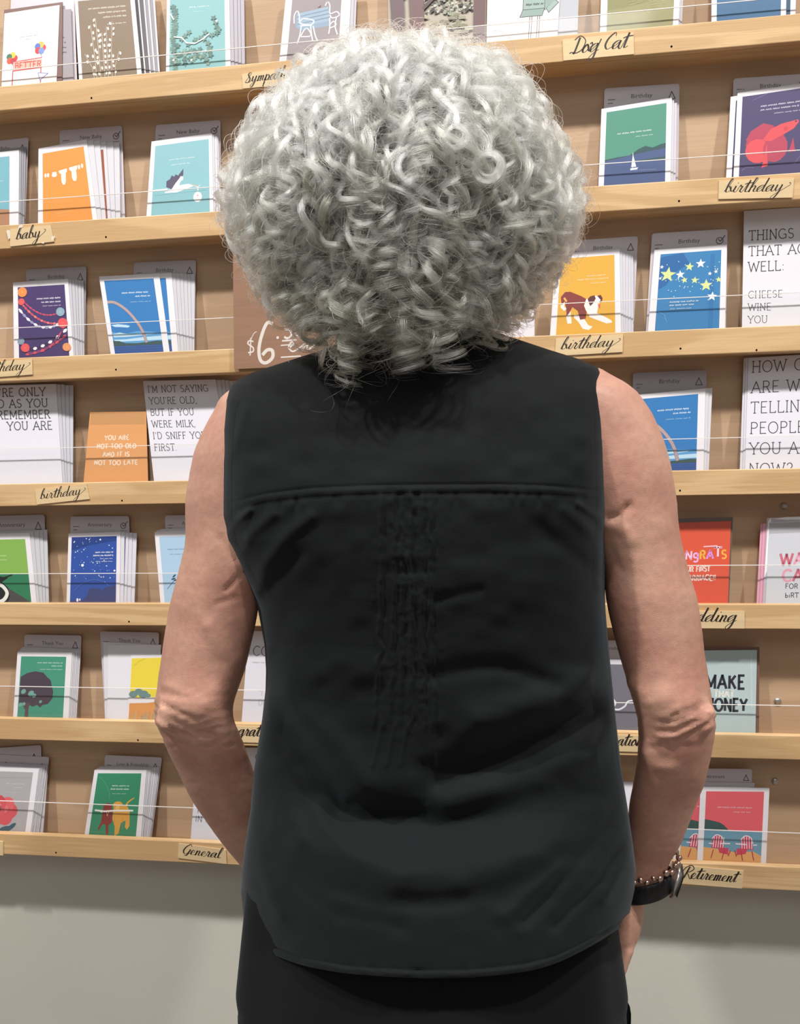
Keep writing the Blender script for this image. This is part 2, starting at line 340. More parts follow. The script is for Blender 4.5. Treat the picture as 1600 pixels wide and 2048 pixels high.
# ------------------------------------------------------------------ cards
LEAN = .12
WHITE = (236, 232, 236)
INK = (70, 66, 70)
class Sheet:
    def __init__(s, name, label, row, q, depth=0, color=WHITE, thick=.0007, group=None, cat='card', rough=.5, coat=0, round_top=0, fold=True, lean=LEAN, yb=-.0385, kids=None):
        zl = LEDGE[row]; y0 = yb+depth
        def hit(px, py):
            d = ray(px, py); t = (y0-CAM.y+(CAM.z-zl)*lean)/(d.y-lean*d.z); return CAM+d*t
        TL, TR, BR, BL = [hit(*p) for p in q]
        n = Vector((0, -1, lean)).normalized()
        # run the side edges on down to the ledge
        def down(a, b):
            d = (b-a).normalized(); return b+d*((b.z-zl-.0004)/max(.2, -d.z))
        s.BL2, s.BR2 = down(TL, BL), down(TR, BR); s.TL, s.TR, s.BL, s.BR, s.n = TL, TR, BL, BR, n
        mb = MB(); mt = mat(color, rough, coat)
        top = [TR, TL]
        if round_top:
            e = (TR-TL).normalized(); r = round_top; dn = (BL-TL).normalized(); dr = (BR-TR).normalized()
            top = [TR+dr*r, TR+dr*r*.3-e*r*.3, TR-e*r, TL+e*r, TL+dn*r*.3+e*r*.3, TL+dn*r]
        out = [s.BL2, s.BR2]+top
        mb.slab(out, n, thick*.45 if fold else thick, mt)
        if fold:   # the back leaf of a folded card, standing slightly open
            o2 = Vector((0, .0011, 0)); o1 = Vector((0, .0004, 0))
            mb.slab([s.BL2+o1, s.BR2+o2, TR+o2, TL+o1], n, thick*.45, mt)
        s.o = mb.build(name, None); s.kids = s.o
        tag(s.o, label, cat, group)
        s.f = Flat(TL, TR, BR, BL, n, (TR-TL).length, ((TL-BL).length+(TR-BR).length)/2)
        s.vb = -(s.BL2-BL).length/(TL-BL).length*.98    # v of the foot of the card behind the rail
    def done(s): s.f.finish(s.kids); return s.o
def panel(f, vb, c, b=.085, bt=.06):
    f.rect(b, vb, 1-b, 1-bt, c)
HDR = (206, 198, 204); HTX = (96, 88, 94)
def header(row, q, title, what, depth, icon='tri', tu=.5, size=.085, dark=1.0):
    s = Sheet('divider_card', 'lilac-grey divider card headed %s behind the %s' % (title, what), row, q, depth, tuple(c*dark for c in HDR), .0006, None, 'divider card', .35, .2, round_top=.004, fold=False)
    f = s.f; k = f.W/f.H; v = 1-.115*k/1.0
    v = 1-.135*k
    f.font(title, tu, v-.02, size, HTX)
    for i in range(2): f.squig(.05, .05+.1-(.03*i), v-.03*k-i*.05*k, HTX, .01, .008)
    u, h = .9, .045
    if icon == 'tri':
        f.line([(u-h, v-.07*k), (u, v+.03*k), (u+h, v-.07*k), (u-h, v-.07*k)], .012, HTX, f.let)
    else:
        f.line([(u+.045*math.cos(a*PI/6), v-.02*k+.045*k*math.sin(a*PI/6)) for a in range(13)], .012, HTX, f.let)
        f.line([(u-.02, v-.0*k), (u+.01, v-.03*k), (u+.07, v+.05*k)], .014, HTX, f.let); f.squig(u-.05, u+.05, v-.1*k, HTX, .008, .006)
    s.done(); return s
ORD = ('first','second','third','fourth','fifth','sixth','seventh','eighth')
def spares(row, q, n, dl, what, art=None, tone=(224, 221, 228), d0=.0013, step=.0013):  # greyed tones on white spares put the shade within the stack into colour
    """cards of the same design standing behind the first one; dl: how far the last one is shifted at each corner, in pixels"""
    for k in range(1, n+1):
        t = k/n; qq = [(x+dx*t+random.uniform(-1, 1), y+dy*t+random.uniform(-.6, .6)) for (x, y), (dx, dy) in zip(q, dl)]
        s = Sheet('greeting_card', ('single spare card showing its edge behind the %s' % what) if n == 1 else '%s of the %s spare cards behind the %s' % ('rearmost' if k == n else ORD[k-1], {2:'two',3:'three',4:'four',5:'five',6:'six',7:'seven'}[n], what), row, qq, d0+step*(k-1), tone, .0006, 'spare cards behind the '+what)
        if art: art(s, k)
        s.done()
def card(row, q, label, fn, color=WHITE, depth=0, coat=0, rough=.5, fold=True, thick=.0007, name='greeting_card', group=None):
    s = Sheet(name, label, row, q, depth, color, thick, group, 'card', rough, coat, fold=fold); fn(s.f, s.vb); s.done(); return s
def quote(f, lines, c, v, dv=.055, right=.86, credit=True):
    for i, L_ in enumerate(lines): f.squig(right-L_, right, v-i*dv, c, .026, .011)
    if credit: f.squig(right-.32, right, v-len(lines)*dv-.03, c, .018, .008)
LW = (228, 232, 238)

# ---- top row
def a(f, vb):
    f.squig(.3, .62, .64, (170,160,160), .012, .006); f.squig(.4, .52, .6, (170,160,160), .01, .005)
    for (u, v, cs) in ((.17,.36,[(214,60,60),(240,200,80),(60,120,90),(220,90,60),(190,50,70)]), (.68,.46,[(214,70,80),(240,190,80),(90,120,200),(220,60,60),(120,150,215)])):
        for i, c in enumerate(cs): f.ell(u+.055*math.cos(i*1.3), v+.045*math.sin(i*1.3), .052, c, 1.1)
        f.line([(u, v-.05), (u+.04, v-.13)], .008, (120,120,120))
    f.rect(.2, .19, .72, .31, (244, 178, 160)); f.line([(.2,.31),(.72,.33)], .012, (210,70,60)); f.line([(.2,.185),(.73,.2)], .014, (200,50,60))
    f.caps('BETTER', .235, .208, .105, (216,66,58), .14, False, wx=1.0, sp=.14)
    f.line([(.2,.19),(.19,vb)], .014, (200,50,60)); f.line([(.71,.2),(.71,vb)], .014, (200,50,60))
    f.poly([(.66,.13),(.84,.11),(.7,.03)], (226,226,240)); f.line([(.66,.13),(.84,.11),(.7,.03),(.66,.13)], .01, (110,120,190))
q = [(9,27),(119,10),(113,162),(3,171)]
card(0, q, 'white card with balloons and a red BETTER banner, first card on the top ledge', a, (236,228,224))
Q2 = [(14,-6),(150,-24),(153,158),(10,172)]
header(0, [(24,-58),(146,-72),(154,158),(16,170)], 'Get Well', 'balloon banner card', .006)
card(0, [(8,20),(125,4),(124,160),(6,170)], 'dark brown spare card edge directly behind the balloon banner card', lambda f, vb: None, (120,88,78), .0012)
card(0, [(20,26),(142,18),(147,158),(30,168)], 'grey card with faint lines tucked behind the balloon banner card', lambda f, vb: [f.squig(.72, .9, .6-.07*i, (110,106,112), .02, .01) for i in range(4)], (158,150,156), .0028)
def a(f, vb):
    f.rect(.055, vb, .93, .97, (132,112,90))
    quote(f, [.62,.46,.38], (214,204,190), .86, .06, .84)
    r = random.Random(3); c = (232,226,214)
    for (u0, u1, v0, v1) in ((.3,.24,.0,.66),(.36,.33,.0,.74),(.42,.42,.0,.55),(.47,.5,.0,.62),(.52,.6,.0,.68),(.55,.68,.0,.3),(.3,.12,.0,.3)):
        f.line([(u0,vb),(u0*.6+u1*.4,(v0+v1)*.4),(u1,v1)], .009, (196,182,160))
        n = int(v1*15)
        for i in range(n):
            t = (i+.6)/n; u = (u0*(1-t)+u1*t); f.ell(u+r.choice((-.028,.028)), v0+(v1-v0)*t, .017, c, 1.7, r.uniform(-25,25), 8)
q = [(149,-2),(268,-12),(283,146),(158,158)]
card(0, q, 'brown card with white budding twigs and border on the top ledge', a)
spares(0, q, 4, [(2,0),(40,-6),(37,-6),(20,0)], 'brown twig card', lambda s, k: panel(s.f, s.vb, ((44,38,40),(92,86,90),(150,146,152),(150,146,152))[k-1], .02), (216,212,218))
def a(f, vb):
    f.rect(.05, vb, .925, .97, (132,182,184))
    f.line([(.1,.9),(.3,.97),(.9,.95)], .006, (110,160,165))
    f.squig(.36,.68,.79,(196,222,222),.02,.011); f.squig(.4,.6,.73,(176,208,208),.014,.008)
    r = random.Random(5); g1 = (108,138,126); g2 = (88,122,112)
    def leaf(u, v, s_, c):
        k = f.W/f.H; a0 = r.uniform(0, 6); f.poly([(u+s_*(1 if i % 2 else .45)*math.cos(a0+i*PI/5), v+s_*k*(1 if i % 2 else .45)*math.sin(a0+i*PI/5)) for i in range(10)], c)
    for v in np.arange(.0, .84, .045):
        for j in range(3): leaf(min(.16, .085+r.uniform(0,.09)), v, .045, r.choice((g1,g2)))
    for i in range(34): leaf(r.uniform(.12,.72), r.uniform(.02,.2)+.12*r.random(), r.uniform(.035,.06), r.choice((g1,g2,(130,158,140))))
    for (u,v) in ((.3,.42),(.36,.46),(.25,.38),(.46,.36),(.55,.38),(.62,.44),(.6,.36),(.66,.3),(.75,.62),(.8,.5),(.78,.56),(.83,.46),(.8,.42),(.72,.4),(.68,.22),(.7,.14)): leaf(u, v, .055, r.choice((g1,g2)))
    f.line([(.12,.42),(.25,.4),(.32,.33),(.45,.31),(.58,.36),(.68,.42)], .02, (224,232,226)); f.line([(.06,.72),(.12,.64)], .02, (224,232,226))
    for (u,v) in ((.8,.58),(.62,.2),(.12,.12),(.4,.1)): f.ell(u, v, .018, (232,238,232))
q = [(334,-14),(458,-24),(461,129),(332,141)]
card(0, q, 'pale teal card with ivy leaves and white border on the top ledge', a)
spares(0, q, 4, [(4,4),(30,0),(28,-4),(20,0)], 'teal ivy card', None, (176,170,178))
def a(f, vb):
    f.rect(.105, vb, .86, .97, (150,140,144)); f.line([(.2,.93),(.4,.97),(.75,.99)], .006, (170,160,164))
    B_ = (150,172,190); Wt = (222,224,226); k = f.W/f.H
    f.poly([(.19,.64),(.66,.68),(.7,.5),(.7,.42),(.3,.39),(.2,.44)], (138,160,180))
    for i in range(4): f.line([(.2+.012*i,.615-.052*i),(.67+.01*i,.685-.056*i)], .048, B_)
    for i in range(3): f.line([(.2+.012*i,.59-.052*i),(.67+.01*i,.658-.056*i)], .012, (112,130,152))
    f.poly([(.5,.70),(.56,.74),(.55,.7)], (110,50,50))
    for pts in ([(.17,.5),(.16,.62),(.2,.68),(.24,.6),(.26,.5),(.42,.46),(.46,.52),(.3,.56),(.24,.5)], [(.27,.46),(.44,.45)], [(.28,.45),(.27,.32),(.24,.2)], [(.42,.44),(.45,.3),(.47,.22)], [(.28,.3),(.36,.42),(.44,.3),(.28,.3)], [(.46,.44),(.5,.3),(.54,.22)],
                [(.62,.72),(.65,.78),(.69,.72),(.7,.6),(.8,.62),(.84,.56),(.74,.53),(.7,.58)], [(.7,.54),(.71,.4),(.7,.3)], [(.8,.54),(.79,.4),(.83,.28)], [(.7,.42),(.76,.48),(.8,.42),(.7,.38)]): f.line(cat_rom(pts, 4), .018, Wt)
q = [(573,-20),(703,-30),(696,104),(559,119)]
card(0, q, 'grey card with a pale blue garden bench, beside the curly hair', a, (226,220,222))
spares(0, q, 2, [(3,0),(12,-2),(14,-2),(6,0)], 'garden bench card', None, (190,186,194))
def a(f, vb):
    f.rect(0, vb, 1, 1, (176,166,150)); r = random.Random(9)
    for i in range(300): f.ell(r.uniform(.35,.86), r.uniform(.42,1.0), r.uniform(.006,.022), r.choice(((96,92,84),(70,66,60),(120,122,104),(150,152,138),(58,54,52),(190,190,180))), 1, r.uniform(0,90), 5)
    for i in range(30): f.ell(r.uniform(.3,.85), r.uniform(.15,.42), r.uniform(.03,.06), r.choice(((150,150,126),(170,166,140),(128,126,104))), .4, 0, 8)
    f.line([(.10,vb),(.1,.5),(.08,1)], .14, (106,84,88)); f.line([(.26,vb),(.3,.4),(.28,.98)], .15, (112,86,86)); f.line([(.12,.62),(.24,.8),(.3,.86)], .05, (106,84,88))
    f.line([(.36,.5),(.46,.62),(.6,.72)], .035, (88,70,70)); f.line([(.34,.7),(.4,.85),(.36,1)], .04, (88,70,70)); f.line([(.93,vb),(.94,1)], .12, (104,76,76))
card(0, [(775,-52),(973,-66),(971,85),(778,103)], 'photograph card of tree trunks and undergrowth, directly above the hair', a, (160,150,140), 0, 0, .3)
def a(f, vb):
    G_ = (150,172,164); K = (60,56,60); ln = lambda p, w=.008: f.line(p, w, K)
    f.rect(.5, .34, .82, .9, G_); ln([(.5,.34),(.5,.9)]); ln([(.5,.35),(.82,.34)]); ln([(.8,.34),(.8,.9)])
    f.poly([(.5,.36),(.8,.36),(.77,.27),(.46,.27)], (138,160,152)); ln([(.5,.36),(.8,.36),(.77,.27),(.46,.27),(.5,.36)])
    f.poly([(.82,.36),(.94,.46),(.99,.42),(.86,.3)], G_); ln([(.82,.36),(.94,.46),(.99,.42),(.86,.3),(.82,.36)])
    f.poly([(.82,.9),(.93,.86),(.95,.46),(.82,.36)], (140,160,152)); ln([(.93,.86),(.94,.5)])
    ln([(.53,.56),(.65,.58),(.65,.64),(.53,.62),(.53,.56)]); ln([(.69,.56),(.77,.57),(.77,.66),(.69,.65),(.69,.56)]); ln([(.53,.72),(.74,.74)])
    f.squig(.54,.78,.42,K,.03,.008); ln([(.54,.5),(.56,.52)]); ln([(.6,.5),(.62,.52)])
    for u in (.6,.63,.71,.74): ln([(u,.27),(u-.01,vb)])
card(0, [(976,-76),(1124,-86),(1115,70),(973,84)], 'white card with a line drawing of a grey-green vending machine on legs', a, (232,222,218), 0)
card(0, [(1010,-70),(1160,-84),(1155,67),(1016,78)], 'blue-grey sheet showing past the edge of the vending machine card', lambda f, vb: None, (178,180,186), .002, fold=False)
def a(f, vb):
    f.rect(.085, vb, .93, 1, (150,190,214)); f.poly([(.085,.48),(.2,.60),(.32,.56),(.44,.48),(.52,.56),(.62,.72),(.72,.58),(.93,.56),(.93,.3),(.085,.3)], (96,112,122))
    f.poly([(.085,.52),(.2,.6),(.3,.54),(.4,.46),(.085,.4)], (110,124,136)); f.poly([(.085,.38),(.35,.43),(.7,.44),(.93,.52),(.93,vb),(.085,vb)], (134,132,84))
    f.poly([(.085,.22),(.4,.25),(.93,.34),(.93,vb),(.085,vb)], (146,142,96)); r = random.Random(2)
    for i in range(26): u = r.uniform(.1,.8); v = r.uniform(.0,.3); f.line([(u,v),(u+.09,v+.012)], .008, (168,160,112))
    f.poly([(.49,.33),(.53,.38),(.56,.33)], (236,236,232))
    for v in (.8,.86): f.line([(.15,v),(.8,v+.03)], .02, (204,222,232))
q = [(1205,-110),(1366,-122),(1357,46),(1200,61)]
card(0, q, 'landscape card with blue-grey hills over an olive meadow', a)
spares(0, q, 2, [(0,0),(6,0),(6,0),(6,0)], 'landscape card', None, (186,180,186))
def a(f, vb):
    f.rect(.07, vb, .93, 1, (52,100,140)); r = random.Random(8)
    f.ell(.5, .52, .27, (168,56,72), .62)
    for i in range(50):
        t = r.uniform(0, 6.28); d = r.uniform(.5, 1.02)
        f.ell(.5+.27*d*math.cos(t), .52+.11*d*math.sin(t), .02, r.choice(((186,64,80),(140,44,58),(200,80,92))), 1, 0, 6)
    w = (238,228,234); f.line([(.5,.62),(.49,.43),(.73,.45),(.73,.66),(.5,.64)], .03, w); f.line(cat_rom([(.45,.4),(.34,.42),(.31,.5),(.4,.62)], 5), .025, w); f.ell(.255, .33, .055, w, .75, 45)
q = [(1424,-160),(1576,-178),(1572,27),(1423,40)]
card(0, q, 'deep blue card with a red woolly figure outlined in white, end of the top ledge', a)
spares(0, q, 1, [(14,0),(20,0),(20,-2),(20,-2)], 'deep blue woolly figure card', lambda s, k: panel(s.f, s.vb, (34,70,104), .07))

# ---- second row
def a(f, vb):
    f.rect(.06, vb, .83, .93, (118,176,190)); f.squig(.3,.72,.6,(200,222,226),.016,.008)
    f.poly([(.06,vb),(.83,vb),(.83,.2),(.4,.24),(.06,.14)], (176,128,94)); f.poly([(.06,.1),(.35,.12),(.5,.28),(.52,.36),(.4,.24),(.06,.2)], (236,232,234))
    f.ell(.42,.4,.07,(224,132,88)); f.ell(.4,.48,.05,(238,172,120)); f.ell(.34,.36,.06,(214,166,80))
q = [(-72,312),(38,300),(37,447),(-70,455)]
card(1, q, 'teal and brown card cut off by the picture edge above the baby tag', a)
spares(1, q, 3, [(6,-4),(14,-6),(12,-2),(8,0)], 'teal and brown card at the picture edge', None, (160,158,164))
header(1, [(-58,288),(57,275),(50,444),(-52,450)], 'New Baby', 'teal and brown card at the picture edge', .008)
def a(f, vb):
    f.rect(.085, vb, .925, .92, (226,148,62)); w = (244,232,222)
    f.line([(.1,.655),(.3,.66),(.6,.69),(.9,.73)], .004, (200,120,60))
    for u, v in ((.14,.62),(.19,.62),(.79,.67),(.85,.68)): f.ell(u, v, .022, w, 2.0)
    f.ell(.31,.61,.05,w,.8); f.rect(.27,.62,.35,.65,w)
    f.poly([(.4,.66),(.56,.675),(.55,.63),(.53,.62),(.52,.51),(.5,.47),(.46,.47),(.44,.51),(.44,.61),(.4,.63)], w)
    f.poly([(.6,.68),(.76,.695),(.75,.645),(.73,.64),(.73,.54),(.71,.5),(.67,.5),(.64,.54),(.64,.63),(.6,.65)], w)
    f.line([(.14,.26),(.6,.25)], .006, (238,180,110)); f.line([(.3,.1),(.6,.12)], .008, (240,182,120)); f.line([(.3,.06),(.56,.08)], .006, (240,182,120))
q = [(77,297),(173,279),(194,437),(76,445)]
card(1, q, 'orange card with a clothesline of white baby clothes', a)
spares(1, q, 5, [(26,4),(66,6),(46,-4),(30,-4)], 'orange baby clothesline card', lambda s, k: s.f.rect(.88,s.vb,.95,.9,(150,74,40)) if k == 3 else None, (214,212,218))
header(1, [(119,261),(244,251),(250,433),(122,441)], 'New Baby', 'orange baby clothesline card', .0105, 'apple')
def a(f, vb):
    f.rect(.07, vb, .945, .93, (134,186,194)); f.squig(.3,.72,.72,(214,232,234),.014,.008); f.squig(.34,.64,.65,(214,232,234),.012,.007); w = (240,240,242)
    f.poly([(.28,.36),(.28,.44),(.33,.46),(.36,.51),(.4,.49),(.42,.52),(.46,.5),(.54,.585),(.54,.5),(.44,.4),(.38,.32)], (84,76,100))
    f.poly([(.36,.32),(.42,.4),(.48,.46),(.5,.49),(.54,.48),(.54,.44),(.5,.42),(.48,.37),(.62,.38),(.68,.36),(.73,.355),(.68,.34),(.56,.31),(.44,.28),(.26,.285),(.26,.3),(.34,.31)], w)
    f.line([(.68,.36),(.78,.345)], .008, (200,150,90)); f.line([(.08,.33),(.3,.335)], .016, w); f.line([(.1,.26),(.9,.28)], .004, (90,140,150))
    f.line([(.72,.345),(.78,.33),(.8,.35)], .008, w); f.ell(.765, .2, .065, w, 1.25); f.line([(.77,.28),(.77,.33)], .014, w); f.ell(.765, .22, .01, (220,110,100))
q = [(303,283),(424,266),(427,423),(293,431)]
card(1, q, 'pale teal card with a flying stork carrying a bundle', a)
spares(1, q, 3, [(6,4),(13,8),(13,-2),(10,-1)], 'stork card', None, (214,212,218))
header(1, [(312,250),(441,240),(442,421),(300,430)], 'New Baby', 'stork card', .008, 'apple')
def a(f, vb):
    f.rect(.075, vb, .925, .945, (72,140,120)); f.poly([(.075,.20),(.075,.32),(.25,.34),(.42,.35),(.55,.42),(.64,.45),(.74,.42),(.85,.45),(.925,.46),(.925,.2)], (38,74,78))
    f.rect(.075, vb, .925, .27, (62,82,128)); f.poly([(.075,.25),(.925,.3),(.925,.4),(.7,.38),(.45,.35),(.075,.3)], (62,82,128)); w = (238,240,240)
    f.poly([(.44,.16),(.53,.165),(.55,.19),(.44,.185)], w); f.poly([(.45,.2),(.47,.36),(.52,.2)], w); f.line([(.47,.18),(.47,.38)], .006, w)
    f.squig(.24,.74,.64,(206,226,218),.018,.009); f.squig(.5,.74,.58,(190,214,206),.014,.007); f.line([(.5,.155),(.8,.15)], .005, (120,140,170))
q = [(1203,218),(1344,195),(1341,361),(1197,370)]
card(1, q, 'green and navy card with a white sailboat', a)
spares(1, q, 2, [(4,6),(10,10),(9,0),(8,0)], 'sailboat card', None, (204,200,208))
header(1, [(1209,177),(1359,167),(1356,360),(1203,369)], 'Birthday', 'sailboat card', .007)
def a(f, vb):
    f.rect(.07, vb, .93, .945, (66,58,100)); R1 = (214,74,82); R2 = (176,58,84)
    for i, L_ in enumerate((.6,.5)): f.squig(.32,.32+L_,.80-.045*i,(200,196,214),.02,.009)
    f.squig(.5,.85,.70,(190,186,206),.014,.007)
    f.ell(.40,.36,.26,R2,1.0); f.poly([(.14,.42),(.2,.52),(.36,.6),(.5,.56),(.44,.44),(.3,.34)], R2)
    f.ell(.3,.28,.16,R1,1.1,20); f.ell(.53,.3,.16,R2,1.25,-10); f.poly([(.36,.4),(.46,.52),(.6,.57),(.82,.6),(.83,.57),(.76,.5),(.62,.44),(.46,.38)], R1); f.ell(.66,.51,.03,(196,60,70)); f.ell(.79,.58,.012,(70,40,60))
    f.poly([(.36,.08),(.42,.36),(.44,.1)], R1); f.poly([(.7,.24),(.76,.4),(.79,.24)], R2)
    for pts in ([(.1,.06),(.16,.1),(.26,.09)], [(.78,.1),(.9,.24)], [(.2,.88),(.4,.94)]): f.line(pts, .006, (120,112,160))
q = [(1475,186),(1626,163),(1622,344),(1467,353)]
card(1, q, 'purple card with a red fighting fish', a)
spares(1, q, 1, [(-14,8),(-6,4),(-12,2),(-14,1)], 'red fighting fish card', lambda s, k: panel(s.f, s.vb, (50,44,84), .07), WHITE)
header(1, [(1467,157),(1616,147),(1616,346),(1460,354)], 'Birthday', 'red fighting fish card', .006)

# ---- third row
def a(f, vb):
    f.rect(.085, vb, .93, .93, (70,52,104)); r = random.Random(4)
    for i, L_ in enumerate((.42,.34)): f.squig(.84-L_,.84,.76-.05*i,(220,214,228),.022,.011)
    f.squig(.52,.84,.66,(200,194,212),.014,.007)
    def chain(p, q, sag, cs, w):
        P = [(p[0]*(1-t)+q[0]*t, p[1]*(1-t)+q[1]*t-sag*4*t*(1-t)) for t in [i/22 for i in range(23)]]
        for i in range(0, 22, 2): f.line(P[i:i+3], w, cs[(i//2) % len(cs)], taper=lambda t: .55+.9*math.sin(PI*t))
    chain((.16,.76),(.8,.56),.10,[(206,78,96),(190,70,96)],.022); chain((.14,.72),(.74,.42),.08,[(220,120,110),(196,80,100)],.03)
    chain((.1,.64),(.8,.42),.14,[(236,230,236),(150,150,190)],.034); chain((.2,.08),(.92,.34),.06,[(240,236,240),(60,40,80)],.04); chain((.2,.02),(.9,.26),.05,[(206,78,96),(150,60,96)],.034); chain((.1,.12),(.9,.4),.2,[(120,60,110),(206,78,96)],.02)
    for (u,v,c,R) in ((.17,.86,(232,142,72),.085),(.15,.73,(222,88,88),.06),(.83,.57,(140,168,184),.075),(.86,.42,(222,84,84),.085),(.13,.2,(130,150,168),.06),(.2,.11,(222,88,88),.075),(.9,.1,(226,150,96),.07)):
        f.ell(u,v,R,c,1,0,16)
        for j in range(8): f.line([(u,v),(u+R*.9*math.cos(j*.785),v+R*.9*math.sin(j*.785)*f.W/f.H)], .004, tuple(min(255,x+26) for x in c))
q = [(26,565),(136,558),(147,709),(28,713)]
card(2, q, 'purple card with paper lantern garlands', a)
spares(2, q, 5, [(20,0),(32,2),(22,-2),(24,-1)], 'purple lantern garland card', None, (198,196,202))
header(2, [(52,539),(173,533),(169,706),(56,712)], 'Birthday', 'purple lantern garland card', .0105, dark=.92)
def rainbow(f, vb):
    f.rect(.075, vb, .90, .94, (46,120,184)); f.squig(.34,.8,.77,(206,224,240),.02,.011); f.squig(.56,.8,.72,(206,224,240),.02,.011); f.squig(.46,.8,.65,(150,190,222),.014,.007)
    f.poly([(.075,.1),(.075,.27),(.3,.24),(.5,.27),(.72,.26),(.9,.24),(.9,.1)], (92,158,208)); w = (190,222,240)
    f.poly([(.08,.36),(.2,.37),(.34,.355),(.4,.34),(.36,.32),(.24,.33),(.14,.335)], w); f.poly([(.08,.24),(.2,.26),(.4,.23),(.62,.245),(.6,.215),(.3,.2),(.1,.2)], w); f.poly([(.3,.17),(.6,.19),(.9,.2),(.9,.15),(.1,.14),(.1,.17)], w)
    f.line([(.62,.22),(.78,.235)], .012, w)
    f.rect(.075, vb, .9, .1, (44,80,142)); f.poly([(.075,.085),(.075,.155),(.18,.15),(.28,.12),(.5,.115),(.7,.13),(.82,.14),(.9,.135),(.9,.09)], (58,84,84))
    for i in range(5): f.line([(.09,.075-.03*i),(.88,.078-.03*i)], .006, (64,104,168))
    P = cat_rom([(.075,.66),(.2,.65),(.36,.56),(.5,.42),(.59,.28),(.64,.12)], 7)
    f.line(P, .05, (150,130,134)); f.line(P, .03, (196,176,170)); f.line(P, .012, (168,140,146))
q = [(198,553),(318,547),(339,702),(221,706)]
card(2, q, 'blue rainbow card with clouds over a lake, in front of its twin', rainbow)
card(2, [(222,552),(343,546),(356,701),(240,705)], 'second blue rainbow card, mostly hidden behind its twin', rainbow, WHITE, .0012)
spares(2, [(222,552),(343,546),(356,701),(240,705)], 6, [(20,2),(46,2),(33,-1),(30,-1)], 'pair of blue rainbow cards', None, (206,204,210), .0025, .001)
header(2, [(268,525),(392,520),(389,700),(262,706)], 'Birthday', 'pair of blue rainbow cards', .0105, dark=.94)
card(2, [(965,590),(1070,585),(1069,671),(962,678)], 'plain white card peeking out under the curls', lambda f, vb: None, (226,224,232))
def a(f, vb):
    f.rect(.085, vb, .92, .935, (222,168,56)); k = f.W/f.H; w = (244,236,232); br = (132,52,46)
    f.squig(.5,.78,.7,(240,220,180),.014,.009); f.squig(.36,.82,.66,(240,220,180),.014,.009); f.squig(.56,.78,.61,(240,220,180),.012,.007)
    f.poly([(.33,.24),(.46,.2),(.54,.1),(.6,.08),(.55,.04),(.46,.06),(.4,.14),(.33,.2)], w)
    f.poly([(.56,.28),(.76,.2),(.86,.15),(.88,.12),(.8,.11),(.66,.16),(.55,.2)], w)
    f.poly([(.21,.32),(.27,.3),(.29,.2),(.3,.13),(.24,.13),(.22,.2)], w); f.line([(.17,.42),(.15,.34),(.2,.3)], .05, w)
    f.poly([(.14,.36),(.12,.46),(.18,.52),(.26,.52),(.34,.49),(.42,.46),(.5,.42),(.52,.36),(.5,.18),(.42,.17),(.38,.28),(.3,.33),(.26,.26),(.22,.22),(.21,.32),(.18,.4)], br)
    f.poly([(.5,.42),(.56,.43),(.68,.34),(.66,.24),(.56,.2),(.5,.28),(.47,.34)], w)
    f.ell(.63,.4,.085,w,.85); f.poly([(.52,.42),(.56,.45),(.62,.46),(.64,.42),(.6,.36),(.56,.33),(.54,.37)], (94,40,40)); f.poly([(.66,.45),(.71,.46),(.74,.42),(.73,.38),(.69,.42)], (94,40,40)); f.ell(.71,.38,.016,(40,30,30)); f.poly([(.67,.34),(.71,.35),(.7,.29)], (214,90,90)); f.line([(.17,.45),(.21,.4)], .03, (236,170,96))
q = [(1112,508),(1239,498),(1242,664),(1100,670)]
card(2, q, 'yellow card with a brown and white dog bowing', a)
spares(2, q, 5, [(18,4),(28,4),(24,-2),(20,-1)], 'yellow bowing dog card', None, (208,206,214))
header(2, [(1138,482),(1276,472),(1267,662),(1128,669)], 'Birthday', 'yellow bowing dog card', .0105)
def a(f, vb):
    f.rect(.09, vb, .925, .94, (48,124,178)); k = f.W/f.H; r = random.Random(6)
    f.poly([(.09,.5),(.09,.9),(.4,.94),(.5,.8),(.3,.7),(.2,.55)], (30,98,160)); f.rect(.78, vb, .84, .9, (40,112,172))
    def star(u, v, R, c, a0=0): f.poly([(u+R*(1 if i % 2 == 0 else .42)*math.sin(a0+i*PI/5), v+R*k*(1 if i % 2 == 0 else .42)*math.cos(a0+i*PI/5)) for i in range(10)], c)
    Y_ = (214,224,150); Wt = (236,240,236)
    for (u,v,R,c) in ((.21,.68,.115,Y_),(.5,.76,.065,Y_),(.65,.79,.07,Wt),(.38,.67,.065,Wt),(.44,.6,.05,Y_),(.58,.59,.055,Y_),(.735,.52,.09,Y_),(.82,.38,.07,Wt),(.9,.58,.045,Y_),(.78,.66,.03,Wt),(.86,.68,.03,Wt),(.12,.78,.03,Wt),(.11,.64,.025,Wt)): star(u, v, R, c, r.uniform(-.2,.2))
    for i in range(36): f.ell(r.uniform(.12,.9), .72+r.gauss(0,.12)-.2*r.random(), .008, (200,220,220), 1, 0, 6)
    for i, L_ in enumerate((.38,.34)): f.squig(.26,.26+L_,.335-.04*i,(200,220,236),.02,.01)
    f.squig(.27,.55,.25,(180,206,228),.014,.008); f.line([(.12,.22),(.2,.18),(.24,.08)], .006, (120,176,212))
q = [(1309,500),(1454,489),(1450,654),(1296,661)]
card(2, q, 'bright blue card strewn with pale yellow stars', a)
header(2, [(1304,467),(1455,458),(1452,653),(1292,661)], 'Birthday', 'blue starry card', .0035, 'apple')
def a(f, vb):
    K = (58,56,62)
    for i, t in enumerate(('THINGS','THAT AGE','WELL:')): f.caps(t, .065, .74-.137*i, .125, K, .085)
    for i, t in enumerate(('CHEESE','WINE','YOU')): f.caps(t, .07, .235-.108*i, .092, K, .075)
